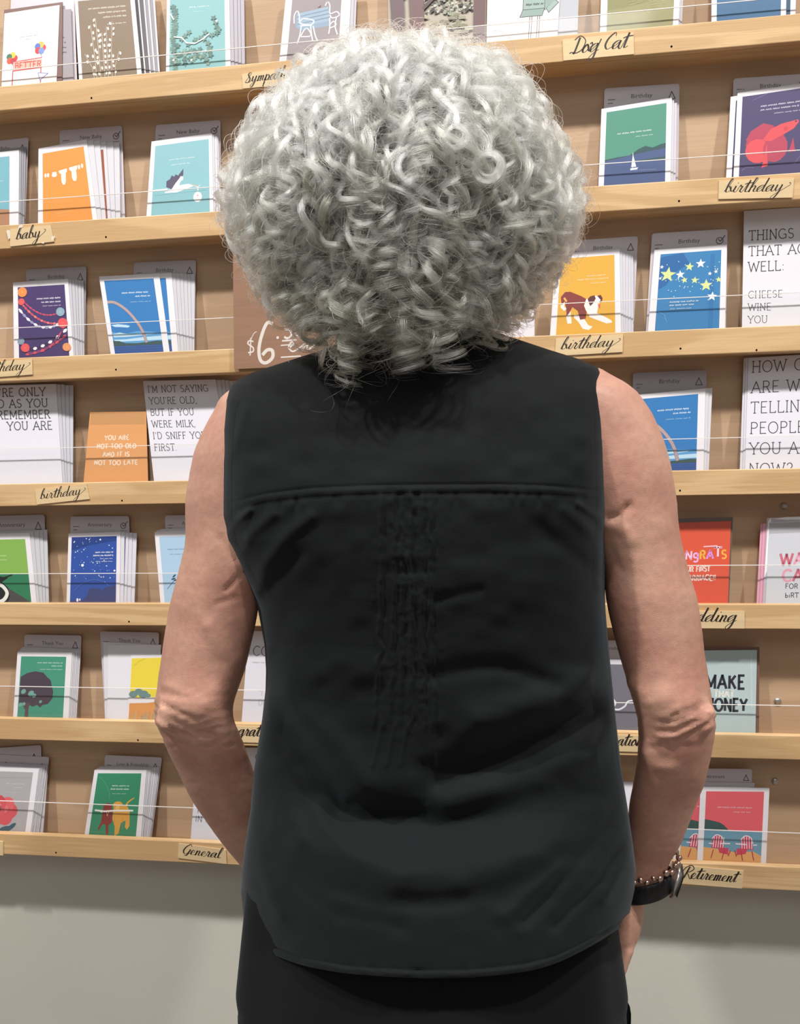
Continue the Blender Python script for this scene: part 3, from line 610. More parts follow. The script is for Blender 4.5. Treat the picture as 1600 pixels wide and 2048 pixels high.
card(2, [(1488,422),(1652,411),(1652,647),(1484,651)], 'white card lettered THINGS THAT AGE WELL', a, (226,224,230))

# ---- fourth row
def a(f, vb, ch=(90,88,94)):
    for i, t in enumerate(("YOU'RE ONLY",'AS OLD AS YOU','REMEMBER','YOU ARE')): f.caps(t, .915+.013*i, .885-.115*i, .064, ch, .12, align='r', wx=1.08)
q = [(-122,774),(112,768),(125,965),(-112,968)]
card(3, q, "front card lettered YOU'RE ONLY AS OLD AS YOU REMEMBER", a, (230,228,236))
def twin(s, k): a(s.f, s.vb)
spares(3, q, 4, [(26,4),(34,3),(20,-1),(20,-1)], "YOU'RE ONLY card", lambda s, k: a(s.f, s.vb) if k in (2,4) else None, (206,206,214))
def a(f, vb):
    f.rect(.02,.82,.98,.99,(200,148,96)); w = (246,226,204)
    for i, t in enumerate(('YOU ARE','NOT TOO OLD','AND IT IS','NOT TOO LATE')): f.caps(t, .5, .60-.118*i, .075, w, .2, False, 'c', .16, .95, .06)
card(3, [(180,824),(292,823),(296,963),(167,965)], 'orange card lettered YOU ARE NOT TOO OLD in a clear sleeve', a, (228,164,106), 0, .8, .25)
def a(f, vb):
    for i, t in enumerate(("I'M NOT SAYING","YOU'RE OLD,",'BUT IF YOU','WERE MILK,',"I'D SNIFF YOU",'FIRST.')): f.caps(t, .055, .885-.116*i, .088, (84,82,90), .1, wx=.95)
q = [(286,762),(431,759),(462,962),(308,963)]
card(3, q, "white card lettered I'M NOT SAYING YOU'RE OLD", a, (230,228,236))
spares(3, q, 5, [(30,3),(44,3),(30,0),(20,0)], "I'M NOT SAYING card", None, (206,206,214), .0013, .0012)
q = [(1268,790),(1411,777),(1407,939),(1262,943)]
card(3, q, 'blue rainbow card beside the bare upper arm', rainbow)
spares(3, q, 2, [(8,2),(13,-1),(11,-1),(8,0)], 'blue rainbow card by the upper arm', None, (216,214,220))
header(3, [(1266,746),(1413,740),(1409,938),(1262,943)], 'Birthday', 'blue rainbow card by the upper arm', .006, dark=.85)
def a(f, vb):
    for i, t in enumerate(('HOW OLD','ARE WE','TELLING','PEOPLE','YOU ARE','NOW?')): f.caps(t, .04, .865-.185*i, .125, (56,54,60), .07)
q = [(1497,716),(1690,704),(1690,934),(1490,936)]
card(3, q, 'front white card lettered HOW OLD ARE WE TELLING PEOPLE', a, (230,228,236))
spares(3, q, 2, [(-9,1),(-6,0),(-6,0),(-10,0)], 'HOW OLD ARE WE card', None, (218,216,224))

# ---- fifth row
def a(f, vb):
    f.rect(.07, vb, .925, .915, (134,178,84)); f.rect(.07, vb, .925, .42, (44,124,84)); f.line([(.2,.68),(.62,.68)], .01, (190,210,150)); f.line([(.3,.62),(.62,.62)], .008, (190,210,150))
    f.poly([(.07,.42),(.3,.36),(.5,.32),(.62,.2),(.9,.02),(.9,vb),(.07,vb)], (74,72,74)); K = (20,26,26)
    f.poly([(.35,.34),(.5,.38),(.62,.36),(.52,.3),(.6,.22),(.62,.1),(.5,vb),(.3,vb),(.4,.12)], K); f.line(cat_rom([(.42,.28),(.52,.24),(.58,.14),(.52,.04),(.4,.0)], 6), .05, (236,238,232)); f.line([(.55,.36),(.68,.4)], .02, K)
q = [(-72,1069),(59,1066),(73,1205),(-62,1206)]
card(4, q, 'green card with a black animal with a white stripe', a)
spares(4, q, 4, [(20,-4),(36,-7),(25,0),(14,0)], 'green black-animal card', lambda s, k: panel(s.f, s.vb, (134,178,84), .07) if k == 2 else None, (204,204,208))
header(4, [(-42,1033),(89,1029),(94,1205),(-40,1206)], 'Anniversary', 'green black-animal card', .010, dark=.95)
def a(f, vb):
    f.rect(.065, vb, .93, .945, (48,82,164)); f.poly([(.065,.75),(.4,.82),(.93,.88),(.93,.945),(.065,.945)], (38,64,134)); r = random.Random(14)
    for i in range(60): f.ell(r.uniform(.1,.9), r.uniform(.3,.93), r.choice((.005,.007,.012)), (214,224,240), 1, 0, 6)
    f.ell(.29,.54,.026,(236,240,248)); f.ell(.9,.46,.018,(236,240,248)); f.ell(.62,.9,.016,(236,240,248))
    for i, L_ in enumerate((.34,.38)): f.squig(.87-L_,.87,.72-.045*i,(220,228,244),.022,.012)
    f.squig(.62,.86,.63,(190,204,232),.016,.008); f.squig(.54,.86,.59,(190,204,232),.016,.008)
    f.line(cat_rom([(.12,.16),(.3,.28),(.5,.33),(.7,.3),(.88,.2)], 5), .008, (90,124,196))
    P = [(.065,vb),(.065,.03),(.2,.05),(.3,.04),(.4,.12),(.42,.2),(.5,.22),(.56,.2),(.6,.22),(.68,.18),(.72,.22),(.86,.25),(.93,.26),(.93,vb)]
    f.poly(P, (62,68,116)); f.ell(.21,.045,.022,(236,236,240),1.5); f.ell(.255,.05,.014,(236,236,240),1.5)
q = [(137,1067),(241,1064),(239,1207),(133,1206)]
card(4, q, 'dark blue night sky card full of small stars', a)
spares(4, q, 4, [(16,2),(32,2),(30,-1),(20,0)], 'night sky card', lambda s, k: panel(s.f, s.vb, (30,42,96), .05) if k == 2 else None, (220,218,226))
header(4, [(141,1033),(258,1032),(263,1206),(140,1206)], 'Anniversary', 'night sky card', .0085, 'apple')
def a(f, vb):
    f.rect(.075, vb, .93, .93, (172,202,226)); f.squig(.2,.6,.75,(110,140,170),.014,.007); f.squig(.24,.5,.68,(110,140,170),.012,.006)
    f.poly([(.45,.5),(.6,.62),(.8,.6),(.8,vb),(.25,vb),(.35,.2)], (234,236,240)); K = (44,72,98)
    for (u,v,a_) in ((.28,.38,40),(.36,.4,80),(.3,.32,0),(.42,.36,110),(.26,.34,20),(.36,.3,-30),(.4,.42,60)): f.ell(u, v, .04, K, .35, a_, 8)
    f.line([(.14,.2),(.3,.34)], .008, K); f.line([(.28,.1),(.3,.06)], .02, (200,90,80))
q = [(309,1064),(424,1060),(436,1206),(321,1207)]
card(4, q, 'light blue card with dark leaves, half hidden by the elbow-side upper arm', a)
spares(4, q, 2, [(10,-6),(14,-6),(8,0),(8,0)], 'light blue leaf card', None, (214,212,220))
header(4, [(330,1031),(444,1028),(444,1206),(334,1207)], 'Anniversary', 'light blue leaf card', .006)
def a(f, vb):
    cs = [(244,232,236),(240,150,190),(244,196,226),(236,180,230),(246,180,80),(220,150,230),(246,200,216),(246,176,74)]
    u = -.04
    for ch, c in zip('CONGRATS', cs):
        g = 'g' if ch == 'G' else ch
        f.caps(g, u, .55+(.025 if ch == 'T' else 0), .15 if ch != 'T' else .17, c, .2, False, sp=.1); u += (CAPS[g][0]+.1)*.15+.004
    f.caps('ON YOUR FIRST', .68, .40, .095, (246,224,214), .2, False, 'r', sp=.1, wx=.8, jit=.08); f.caps('MARRIAGE!!', .78, .29, .095, (246,224,214), .2, False, 'r', sp=.1, wx=.85, jit=.08); f.line([(.54,.70),(.78,.705)], .02, (246,200,216))
card(4, [(1348,1046),(1462,1042),(1456,1208),(1338,1210)], 'red-orange card lettered CONGRATS beside the upper arm', a, (222,92,66), 0, .5, .3)
card(4, [(1352,1037),(1466,1034),(1458,1208),(1342,1210)], 'clear sleeve edge standing behind the red-orange CONGRATS card', lambda f, vb: None, (112,98,90), .0016, .6, .2, False, .0003, 'card_sleeve')
def a(f, vb):
    f.rect(.0,.86,1,.99,(182,180,186)); p = (206,110,130); p2 = (232,160,180)
    u = .2
    f.caps('WA', .2, .47, .2, p, .2, False, sp=.08, cols=[p, p2]); f.caps('CA', .25, .27, .2, p, .2, False, sp=.08, cols=[p2, p])
    f.caps('FOR', .3, .18, .085, (60,58,66), .13, False, sp=.12); f.caps('biRT', .3, .07, .085, (60,58,66), .13, False, sp=.12); f.caps('A', .52, .68, .1, (60,58,66), .13, False)
q = [(1539,1045),(1660,1039),(1660,1208),(1531,1206)]
card(4, q, 'pale grey card with pink WA CA lettering in a shiny sleeve', a, (214,216,222), 0, .9, .15)
spares(4, q, 3, [(-18,4),(-4,0),(-4,0),(-17,0)], 'pink-lettered sleeved card', None, (226,166,186))
card(4, [(1534,1036),(1662,1030),(1662,1208),(1526,1206)], 'glossy crumpled sleeve edge above the pink-lettered card', lambda f, vb: [f.poly(P_, (246,246,250)) for P_ in ([(.0,.3),(.02,.96),(.06,1),(.07,.9),(.05,.4)], [(.1,.985),(.3,1),(.6,.995),(.62,.96),(.3,.97)], [(.5,.95),(.72,.97),(.7,.88),(.58,.86)])], (196,190,196), .0009, 1, .1, False, .0003, 'card_sleeve')  # white patches painted as glints on the sleeve

# ---- sixth row
def a(f, vb):
    f.rect(.075, vb, .90, .935, (72,150,126)); K = (78,66,78)
    f.poly([(.09,.62),(.2,.68),(.35,.71),(.5,.69),(.58,.62),(.64,.58),(.68,.46),(.7,.4),(.69,.3),(.62,.22),(.52,.2),(.48,.16),(.42,.2),(.34,.17),(.28,.2),(.09,.22)], K)
    f.poly([(.19,vb),(.21,.12),(.14,.22),(.3,.24),(.27,.14),(.28,vb)], (96,76,80)); 
    for (u,v,R) in ((.16,.4,.05),(.3,.37,.06),(.36,.34,.04),(.12,.2,.04),(.48,.25,.03),(.18,.21,.035)): f.ell(u, v, R, (118,170,156), .8, 40, 8)
    for i, L_ in enumerate((.46,.2)): f.squig(.84-L_,.84,.84-.045*i,(190,222,210),.018,.009)
    f.squig(.44,.84,.74,(180,214,202),.014,.008)
q = [(35,1304),(144,1305),(137,1438),(26,1435)]
card(5, q, 'green card with a dark spreading tree', a)
spares(5, q, 5, [(10,-10),(18,-6),(16,0),(16,0)], 'dark spreading tree card', None, (214,212,218))
header(5, [(49,1269),(163,1271),(154,1438),(46,1436)], 'Thank You', 'dark spreading tree card', .0105)
def a(f, vb):
    f.rect(.03, vb, .97, .955, (236,214,70)); f.squig(.7,.9,.72,(190,170,60),.014,.007); f.squig(.66,.9,.6,(190,170,60),.012,.006)
    f.line([(.08,.84),(.16,.9),(.3,.95)], .006, (180,160,60)); f.poly([(.03,.4),(.15,.34),(.45,.36),(.97,.32),(.97,vb),(.03,vb)], (238,234,238))
    for (u,v,R) in ((.1,.4,.09),(.2,.44,.08),(.3,.4,.1),(.4,.38,.05)): f.ell(u, v, R, (112,142,140), .7)
    f.poly([(.03,.26),(.4,.27),(.97,.34),(.97,vb),(.03,vb)], (222,154,88)); r = random.Random(1)
    for i in range(40): u = r.uniform(.04,.92); f.line([(u,vb),(u+.02,r.uniform(.02,.12)),(u+.05,r.uniform(.1,.17))], .014, r.choice(((140,160,150),(160,176,160),(190,160,110))), taper=lambda t: 1.1-t)
q = [(261,1311),(366,1308),(352,1443),(254,1440)]
card(5, q, 'yellow card with a wheat field, beside the elbow', a)
for j, (dx, dy, gr) in enumerate(((0,0,232),(-10,-6,224))):
    card(5, [(216+dx,1290+dy),(322,1290),(316,1443),(214+dx*.4,1440)], ('blank white card back behind the yellow wheat field card','outer blank white card at the edge of the wheat field stack')[j], lambda f, vb: None, (gr,gr-2,gr+4), .0015+.0015*j)
header(5, [(200,1263),(318,1265),(314,1443),(210,1439)], 'Thank You', 'yellow wheat field card', .006)
def a(f, vb):
    f.caps('CO', .1, .735, .15, (110,108,116), .09, False); f.caps('"I W', .24, .305, .085, (176,174,182), .09, False); f.caps('DR', .24, .2, .085, (176,174,182), .09, False); f.squig(.1,.3,.66,(190,188,196),.02,.008)
card(5, [(497,1262),(620,1264),(612,1452),(483,1446)], 'white card lettered CO between the arm and the black shirt', a, (226,224,232))
def a(f, vb):
    f.rect(.03, vb, .97, .93, (116,114,124)); w = (228,228,234)
    f.line(cat_rom([(.3,.4),(.42,.44),(.5,.38),(.46,.3),(.55,.28),(.66,.33),(.72,.4),(.85,.42),(.95,.44)], 6), .04, w, taper=lambda t: 1.1-.6*t)
card(5, [(1172,1318),(1282,1320),(1294,1459),(1172,1457)], 'grey card with a white curving line between shirt and arm', a, (214,212,218))
header(5, [(1176,1280),(1290,1282),(1296,1459),(1178,1457)], 'Graduation', 'grey card with the white curve', .004)
def a(f, vb):
    K = (44,46,54)
    f.caps('MAKE', .83, .53, .235, K, .19, False, 'r', sp=.13, wx=.85); f.caps('THAT', .64, .43, .11, (236,232,222), .2, False, 'r', sp=.1); f.caps('MONEY', .87, .26, .215, K, .2, False, 'r', sp=.12, wx=.78)
    f.line([(.9,.97),(.93,.3)], .012, (200,214,214))
card(5, [(1398,1301),(1514,1300),(1511,1465),(1392,1464)], 'pale mint card lettered MAKE THAT MONEY beside the elbow', a, (184,202,202), 0, .5, .25)
card(5, [(1404,1293),(1519,1294),(1518,1466),(1398,1465)], 'brown kraft sheet framing the MAKE THAT MONEY card', lambda f, vb: None, (118,88,72), .0025, 0, .5, False, .0008, 'kraft_sheet')

# ---- bottom row
def a(f, vb):
    f.rect(.07, vb, .91, .945, (176,172,174)); f.line([(.1,.84),(.9,.86)], .006, (150,146,150))
    f.squig(.5,.8,.76,(214,210,212),.014,.008); f.squig(.62,.8,.7,(214,210,212),.014,.008); f.squig(.48,.78,.62,(200,196,198),.012,.007)
    r = random.Random(12); k = f.W/f.H
    for i in range(7): t = i*.9; f.ell(.44+.15*math.cos(t), .33+.10*math.sin(t), .15, ((214,88,96),(226,104,108),(204,76,88))[i % 3], .85, i*50)
    for i in range(6): t = i*1.05; f.ell(.42+.07*math.cos(t), .36+.05*math.sin(t), .09, ((232,120,122),(218,92,98))[i % 2], .8, i*60)
    f.ell(.42,.36,.05,(150,90,100))
    for (u,v,a_) in ((.3,.06,20),(.44,.04,-20),(.58,.06,10),(.66,.08,40),(.5,.0,0)): f.ell(u, v, .1, (52,92,108), .35, a_)
q = [(-42,1534),(78,1538),(61,1666),(-58,1662)]
card(6, q, 'grey card with a pink rose, above the picture edge tag', a)
spares(6, q, 6, [(14,-10),(18,-8),(16,0),(12,0)], 'pink rose card', None, (206,204,210), .0012, .0011)
header(6, [(-30,1508),(98,1514),(86,1666),(-44,1663)], 'Friendship', 'pink rose card', .0095)
header(6, [(-60,1500),(82,1490),(86,1664),(-60,1662)], 'Friendship', 'lower friendship divider', .0112)
def a(f, vb):
    f.rect(.075, vb, .91, .95, (56,140,104)); f.squig(.38,.7,.76,(200,224,210),.02,.01); f.squig(.36,.7,.71,(200,224,210),.022,.012); f.squig(.4,.66,.64,(170,206,186),.012,.007)
    f.line(cat_rom([(.12,.9),(.24,.8),(.34,.66),(.36,.56)], 5), .005, (110,176,146))
    R_ = (142,54,48); Y_ = (224,164,72)
    f.poly([(.27,.44),(.4,.46),(.44,.4),(.46,.2),(.4,.16),(.42,.02),(.38,.02),(.35,.16),(.3,.18),(.24,.08),(.22,.1),(.26,.2)], R_); f.ell(.35,.45,.08,R_,.7)
    f.poly([(.46,.46),(.6,.48),(.72,.44),(.76,.36),(.78,.16),(.74,.1),(.7,.14),(.7,.24),(.62,.2),(.6,.04),(.53,.0),(.52,.14),(.46,.26)], Y_); f.ell(.53,.47,.09,Y_,.75); f.line(cat_rom([(.68,.42),(.7,.5),(.78,.56),(.82,.58)], 5), .032, Y_, taper=lambda t: 1.1-.6*t)
    f.ell(.53,.43,.04,(238,190,110)); f.line([(.34,.36),(.36,.3),(.38,.36)], .008, (232,190,180)); f.line([(.12,.385),(.3,.37),(.5,.385),(.82,.39)], .03, (238,236,230)); f.line([(.22,.37),(.26,.35)], .014, (238,236,230))
    f.line([(.5,.3),(.5,.16)], .006, (196,130,50)); f.line([(.64,.3),(.66,.1)], .006, (196,130,50))
q = [(189,1540),(293,1540),(282,1674),(169,1670)]
card(6, q, 'green card with two dogs sharing a stick', a)
spares(6, q, 7, [(12,-8),(26,-6),(18,0),(18,0)], 'two dogs card', None, (214,212,218), .0012, .001)
header(6, [(210,1510),(324,1515),(303,1675),(200,1672)], 'Love & Friendship', 'two dogs card', .0095, size=.078)
def a(f, vb):
    for i, t in enumerate(('E','TELL','IN A')): f.caps(t, .045, .375-.09*i, .085, (92,90,98), .09, False)
    f.caps('O', .86, .87, .09, (92,90,98), .09, False)
card(6, [(396,1494),(530,1496),(528,1690),(381,1679)], 'white card with grey capitals behind the forearm', a, (228,226,234))
def chairs(f, vb):
    f.rect(.085, vb, .925, .95, (226,98,106)); f.rect(.085, vb, .925, .43, (108,156,178))
    for i, (L_) in enumerate((.5,)): f.squig(.26,.76,.735,(240,190,190),.016,.009)
    f.squig(.5,.74,.675,(240,190,190),.012,.007)
    f.poly([(.085,.43),(.085,.57),(.2,.55),(.3,.53),(.36,.5),(.42,.45),(.44,.42)], (62,86,84)); f.poly([(.085,.19),(.3,.17),(.6,.13),(.8,.16),(.925,.1),(.925,vb),(.085,vb)], (226,168,104))
    def ch(u, d):
        P = (206,60,92); W_ = (244,222,230)
        f.poly([(u-.1,.18),(u-.09,.3),(u-.06,.34),(u,.355),(u+.05,.32),(u+.09,.18)], P)
        for i in range(5): x = u-.075+.035*i; f.line([(x,.19),(x+.012*d,.33+.02*math.sin(i*.8))], .012, W_)
        f.line(cat_rom([(u-.1,.3),(u-.04,.36),(u+.04,.34),(u+.08,.26)], 4), .014, W_)
        f.line([(u+.02*d,.245),(u+.17*d,.25)], .018, W_); f.line([(u-.14*d,.245),(u-.08*d,.24)], .016, W_); f.poly([(u,.18),(u+.15*d,.19),(u+.15*d,.1),(u+.02*d,.12)], P)
        for x, y in ((u-.1*d,.04),(u+.06*d,.03),(u+.15*d,.08)): f.line([(x+.03*d,.16),(x,y)], .014, (176,48,66))
    ch(.3, 1); ch(.72, -1)
q = [(1401,1575),(1539,1576),(1532,1728),(1394,1721)]
card(6, q, 'pink and blue card with two red beach chairs, above the Retirement tag', chairs)
card(6, [(1362,1573),(1500,1574),(1494,1726),(1346,1719)], 'twin beach chair card, mostly hidden behind forearm and front card', chairs, WHITE, .0013)
card(6, [(1374,1563),(1509,1566),(1506,1726),(1370,1720)], 'blank pale sheet peeking above the beach chair cards', lambda f, vb: None, (204,200,206), .0028, fold=False)
header(6, [(1388,1537),(1504,1538),(1502,1726),(1384,1720)], 'Retirement', 'beach chair cards', .0045, tu=.34)
card(6, [(1200,1562),(1266,1564),(1266,1718),(1200,1714)], 'white card sliver between the shirt and forearm', lambda f, vb: f.ell(.92,.3,.04,(200,120,110)), (226,224,232))

# ------------------------------------------------------------------ ledge name tags and price sign
TAGC = (232, 204, 158)
def plaque(name, label, q, text, u, v, xh, w=.2, sx=1.0, color=TAGC, Y=YR-.0004, thick=.0016, cat='tag', fn=None):
    TL, TR, BR, BL = [at(x, y, Y-thick) for x, y in q]; n = Vector((0, -1, 0))
    mb = MB(); mb.slab([BL, BR, TR, TL], n, thick, wood('veneer_'+text.strip('~'), color, [c*.97 for c in color], [c*.9 for c in color], .6, .05, 3, 1.5)); o = mb.build(name)
    tag(o, label, cat); f = Flat(TL, TR, BR, BL, n, (TR-TL).length, ((TL-BL).length+(TR-BR).length)/2)
    f.k = 0
    if text: f.hand(text, u, v, xh, (52,44,40), w, sx=sx)
    if fn: fn(f)
    f.finish(o); return o
plaque('shelf_tag', 'kraft tag handwritten Sympathy, partly covered by the curls', [(484,148),(606,131),(609,166),(486,177)], 'sympathY', .05, .42, .075, sx=1.05)
plaque('shelf_tag', 'kraft tag handwritten Dog/Cat on the top ledge', [(1125,79),(1267,65),(1268,108),(1127,121)], 'Dog', .12, .3, .10, .18, sx=1.0, fn=lambda f: (f.hand('Cat', .57, .34, .10, (52,44,40), .18, sx=1.05), f.line([(.43,.12),(.55,.86)], .016, (52,44,40), f.let), f.line(cat_rom([(.39,.66),(.42,.72),(.42,.6),(.39,.5)], 4), .016, (52,44,40), f.let)))
def torn(f):
    for P_ in ([(-.04,.4),(-.09,.9),(-.05,.98),(0,.9),(.01,.5)], [(.2,1.0),(.3,1.02),(.33,1.1),(.28,1.2),(.22,1.12)], [(.96,.3),(1.05,.34),(1.0,.1),(.95,.06)], [(.7,.0),(.8,.03),(.76,-.06)]): f.poly(P_, (232,222,206))
plaque('shelf_tag', 'torn-edged kraft tag handwritten baby', [(20,458),(101,450),(108,483),(20,493)], 'babY', .13, .36, .12, .18, fn=torn)
plaque('shelf_tag', 'kraft tag handwritten birthday under the red fish card', [(1438,361),(1588,356),(1585,395),(1437,398)], 'birthdaY', .07, .36, .078, .18, sx=1.16)
plaque('shelf_tag', 'kraft tag handwritten birthday under the yellow dog card', [(1112,677),(1246,668),(1245,704),(1110,712)], 'birthdaY', .07, .36, .078, .18, sx=1.16)
plaque('shelf_tag', 'kraft tag handwritten birthday, cut off below the garland card', [(-46,726),(64,718),(65,749),(-44,757)], 'birthdaY', .07, .36, .078, .18, sx=1.16)
plaque('shelf_tag', 'tilted kraft tag handwritten birthday under the orange sleeved card', [(70,981),(173,968),(179,998),(74,1009)], 'birthdaY', .07, .36, .078, .18, sx=1.16)
plaque('shelf_tag', 'kraft tag handwritten wedding under the CONGRATS card', [(1338,1221),(1489,1223),(1489,1257),(1338,1256)], 'wedding', .12, .40, .085, .2, sx=1.12)
plaque('shelf_tag', 'kraft tag handwritten Graduation between shirt and forearm', [(1178,1469),(1284,1471),(1283,1504),(1178,1501)], 'uation', .42, .38, .11, .2, sx=.85)
plaque('shelf_tag', 'kraft tag with a congratulations word ending beside the shirt', [(468,1452),(600,1456),(600,1488),(468,1484)], 'gratulations', .05, .42, .085, .22, sx=.92)
plaque('shelf_tag', 'kraft tag handwritten General beside the forearm', [(357,1687),(452,1700),(453,1728),(356,1716)], 'General', .08, .36, .095, .2, sx=1.12)
plaque('shelf_tag', 'blank tag end at the picture edge on the bottom ledge', [(-50,1680),(6,1683),(6,1711),(-50,1708)], '', 0, 0, .1)
plaque('shelf_tag', 'kraft tag handwritten Retirement on the bottom ledge', [(1350,1730),(1487,1742),(1484,1777),(1347,1766)], 'Retirement', .12, .34, .085, .2, sx=.90)
def price(f):
    w = (232,222,212)
    L = lambda p, wd=.03: f.line(cat_rom(p, 7), wd, w, f.let)
    X = lambda px, py: ((px-465)/(700-465), (738-py)/(738-432))
    L([X(*p) for p in ((545,650),(533,648),(522,672),(516,700),(519,722),(530,728),(543,718),(543,704),(533,702),(523,712))], .028)
    L([X(*p) for p in ((505,684),(497,682),(494,688),(504,696),(504,704),(494,706))], .012); f.line([X(500,676), X(498,712)], .01, w, f.let)
    f.ell(*X(554,678), .012, w)
    L([X(*p) for p in ((582,650),(571,650),(569,660))], .016); L([X(*p) for p in ((569,662),(579,664),(581,674),(574,680),(567,677))], .018); L([X(*p) for p in ((592,652),(588,666),(596,678),(603,664),(596,652))], .016)
    f.line([X(563,685), X(592,684)], .014, w, f.let); f.line([X(560,694), X(585,693)], .01, w, f.let)
    L([X(*p) for p in ((576,700),(586,692),(582,688),(576,698),(584,707),(598,700),(608,694),(602,706),(612,694),(614,704),(622,700),(632,690))], .014)
    f.line([X(560,718), X(600,717)], .012, w, f.let)
    f.line([X(480,504), X(484,531)], .018, w, f.let); f.line([X(499,494), X(501,520)], .016, w, f.let); L([X(*p) for p in ((500,680),(506,668),(512,664))], .006)
o = plaque('price_sign', 'brown board chalked $6.50 ea, leaning behind the curls', [(465,432),(700,420),(703,729),(468,738)], '', 0, 0, 1, color=(158,120,96), Y=YR-.006, thick=.004, cat='sign', fn=price)
# ------------------------------------------------------------------ person
YC = -0.61
def interp(tab, x):
    xs = [t[0] for t in tab]; return [np.interp(x, xs, [t[i] for t in tab]) for i in range(1, len(tab[0]))]
def smooth_tab(tab, n=6):
    return cat_rom(tab, n)
def px_at(px, py, Y):
    """vectorised at()"""
    px, py, Y = np.broadcast_arrays(np.asarray(px, float), np.asarray(py, float), np.asarray(Y, float))
    d = (np.array(CF)*F)[None, :]+np.multiply.outer((px-800).ravel(), np.array(CR))-np.multiply.outer((py-1024).ravel(), np.array(CU))
    t = (Y.ravel()-CAM.y)/d[:, 1]
    return (np.array(CAM)[None, :]+d*t[:, None]).reshape(px.shape+(3,))
def mesh_np(name, V, Fc, mt, parent=None, smooth=True):
    me = bpy.data.meshes.new(name); me.from_pydata(V.reshape(-1, 3).tolist(), [], Fc)
    if mt: me.materials.append(mt)
    if smooth: me.polygons.foreach_set('use_smooth', [True]*len(me.polygons))
    me.update(); o = bpy.data.objects.new(name, me); COL.objects.link(o)
    if parent: o.parent = parent; o.matrix_parent_inverse = parent.matrix_world.inverted()
    return o
def grid_faces(r, c, wrap=True, base=0):
    f = []
    for j in range(r-1):
        for i in range(c if wrap else c-1):
            f.append((base+j*c+i, base+(j+1)*c+i, base+(j+1)*c+(i+1) % c, base+j*c+(i+1) % c))
    return f

def fabric(name, base, rough=.85, sc=900, sheen=.12, bump=.25):
    mt, nt, b, N, L = nodes(name)
    b.inputs['Base Color'].default_value = (*base, 1); b.inputs['Roughness'].default_value = rough
    b.inputs['Sheen Weight'].default_value = sheen; b.inputs['Sheen Roughness'].default_value = .45; b.inputs['Sheen Tint'].default_value = (.7, .82, .9, 1)
    b.inputs['Specular IOR Level'].default_value = .25
    tc = N('ShaderNodeTexCoord'); w1 = N('ShaderNodeTexNoise'); w1.inputs['Scale'].default_value = 1; w1.inputs['Detail'].default_value = 3
    mp = N('ShaderNodeMapping'); mp.inputs['Scale'].default_value = (sc*.25, sc*.25, sc*1.2); L(tc.outputs['Object'], mp.inputs[0]); L(mp.outputs[0], w1.inputs['Vector'])
    w2 = N('ShaderNodeTexNoise'); w2.inputs['Scale'].default_value = 1; mp2 = N('ShaderNodeMapping'); mp2.inputs['Scale'].default_value = (sc*1.2, sc*1.2, sc*.2); L(tc.outputs['Object'], mp2.inputs[0]); L(mp2.outputs[0], w2.inputs['Vector'])
    ad = N('ShaderNodeMath'); ad.operation = 'ADD'; L(w1.outputs[0], ad.inputs[0]); L(w2.outputs[0], ad.inputs[1])
    bp = N('ShaderNodeBump'); bp.inputs['Strength'].default_value = bump; bp.inputs['Distance'].default_value = .0006; L(ad.outputs[0], bp.inputs['Height']); L(bp.outputs[0], b.inputs['Normal'])
    return mt
SHIRT = fabric('black_linen', (.0038, .0048, .0055))
PANTS = fabric('black_crepe', (.0026, .0031, .0037), .9, 1400, .05, .15)

person = empty('person', (0.03, YC, 0))
tag(person, 'person seen from behind with silver curls, black sleeveless shirt and black trousers', 'person')

# torso outline of the shirt: row, left edge, right edge
OUT = [(640,752,935),(662,735,985),(680,700,1040),(700,645,1100),(718,588,1158),(735,535,1196),(745,505,1204),(757,480,1208),(770,463,1211),(800,449,1213),(860,441,1215),(950,438,1217),(1030,438,1217),
       (1080,447,1213),(1110,463,1212),(1150,483,1211),(1190,503,1210),(1220,516,1211),(1290,529,1217),(1340,532,1222),(1380,531,1226),(1440,524,1232),(1540,508,1243),(1620,501,1256),(1690,490,1266),(1740,484,1272),(1780,482,1269),(1830,487,1258),(1870,497,1254),(1930,500,1252),(1990,500,1252)]
# row, half depth of the back, half depth of the front, squareness
DEP = [(640,.045,.045,2.0),(700,.055,.06,2.2),(740,.068,.07,2.6),(800,.092,.085,3.2),(900,.110,.10,3.4),(1000,.116,.115,3.2),(1100,.114,.125,3.0),(1250,.102,.115,2.6),(1400,.090,.100,2.4),(1520,.080,.100,2.4),(1620,.082,.105,2.4),(1700,.100,.108,2.5),(1780,.118,.11,2.5),(1880,.130,.11,2.5),(1990,.136,.11,2.5)]
OUT_X = np.array([o[0] for o in OUT], float); 
def s_out(py):
    return np.interp(py, OUT_X, [o[1] for o in OUT]), np.interp(py, OUT_X, [o[2] for o in OUT])
_dx = np.array([d[0] for d in DEP], float)
_dense = np.linspace(640, 1990, 300)
def _sm(col):
    y = np.interp(_dense, _dx, [d[col] for d in DEP]); k = np.hanning(31); k /= k.sum()
    return np.convolve(np.pad(y, 15, mode='edge'), k, 'valid')
_D = [_sm(i) for i in (1, 2, 3)]
def s_dep(py): return [np.interp(py, _dense, d) for d in _D]
def G(d, w): return np.exp(-(d/w)**2)
def seam_y(px): return np.interp(px, [430,480,530,620,720,830,1000,1100,1215], [1030,1014,1002,991,986,984,983,986,997])
_nz = rng.normal(size=(64, 64))
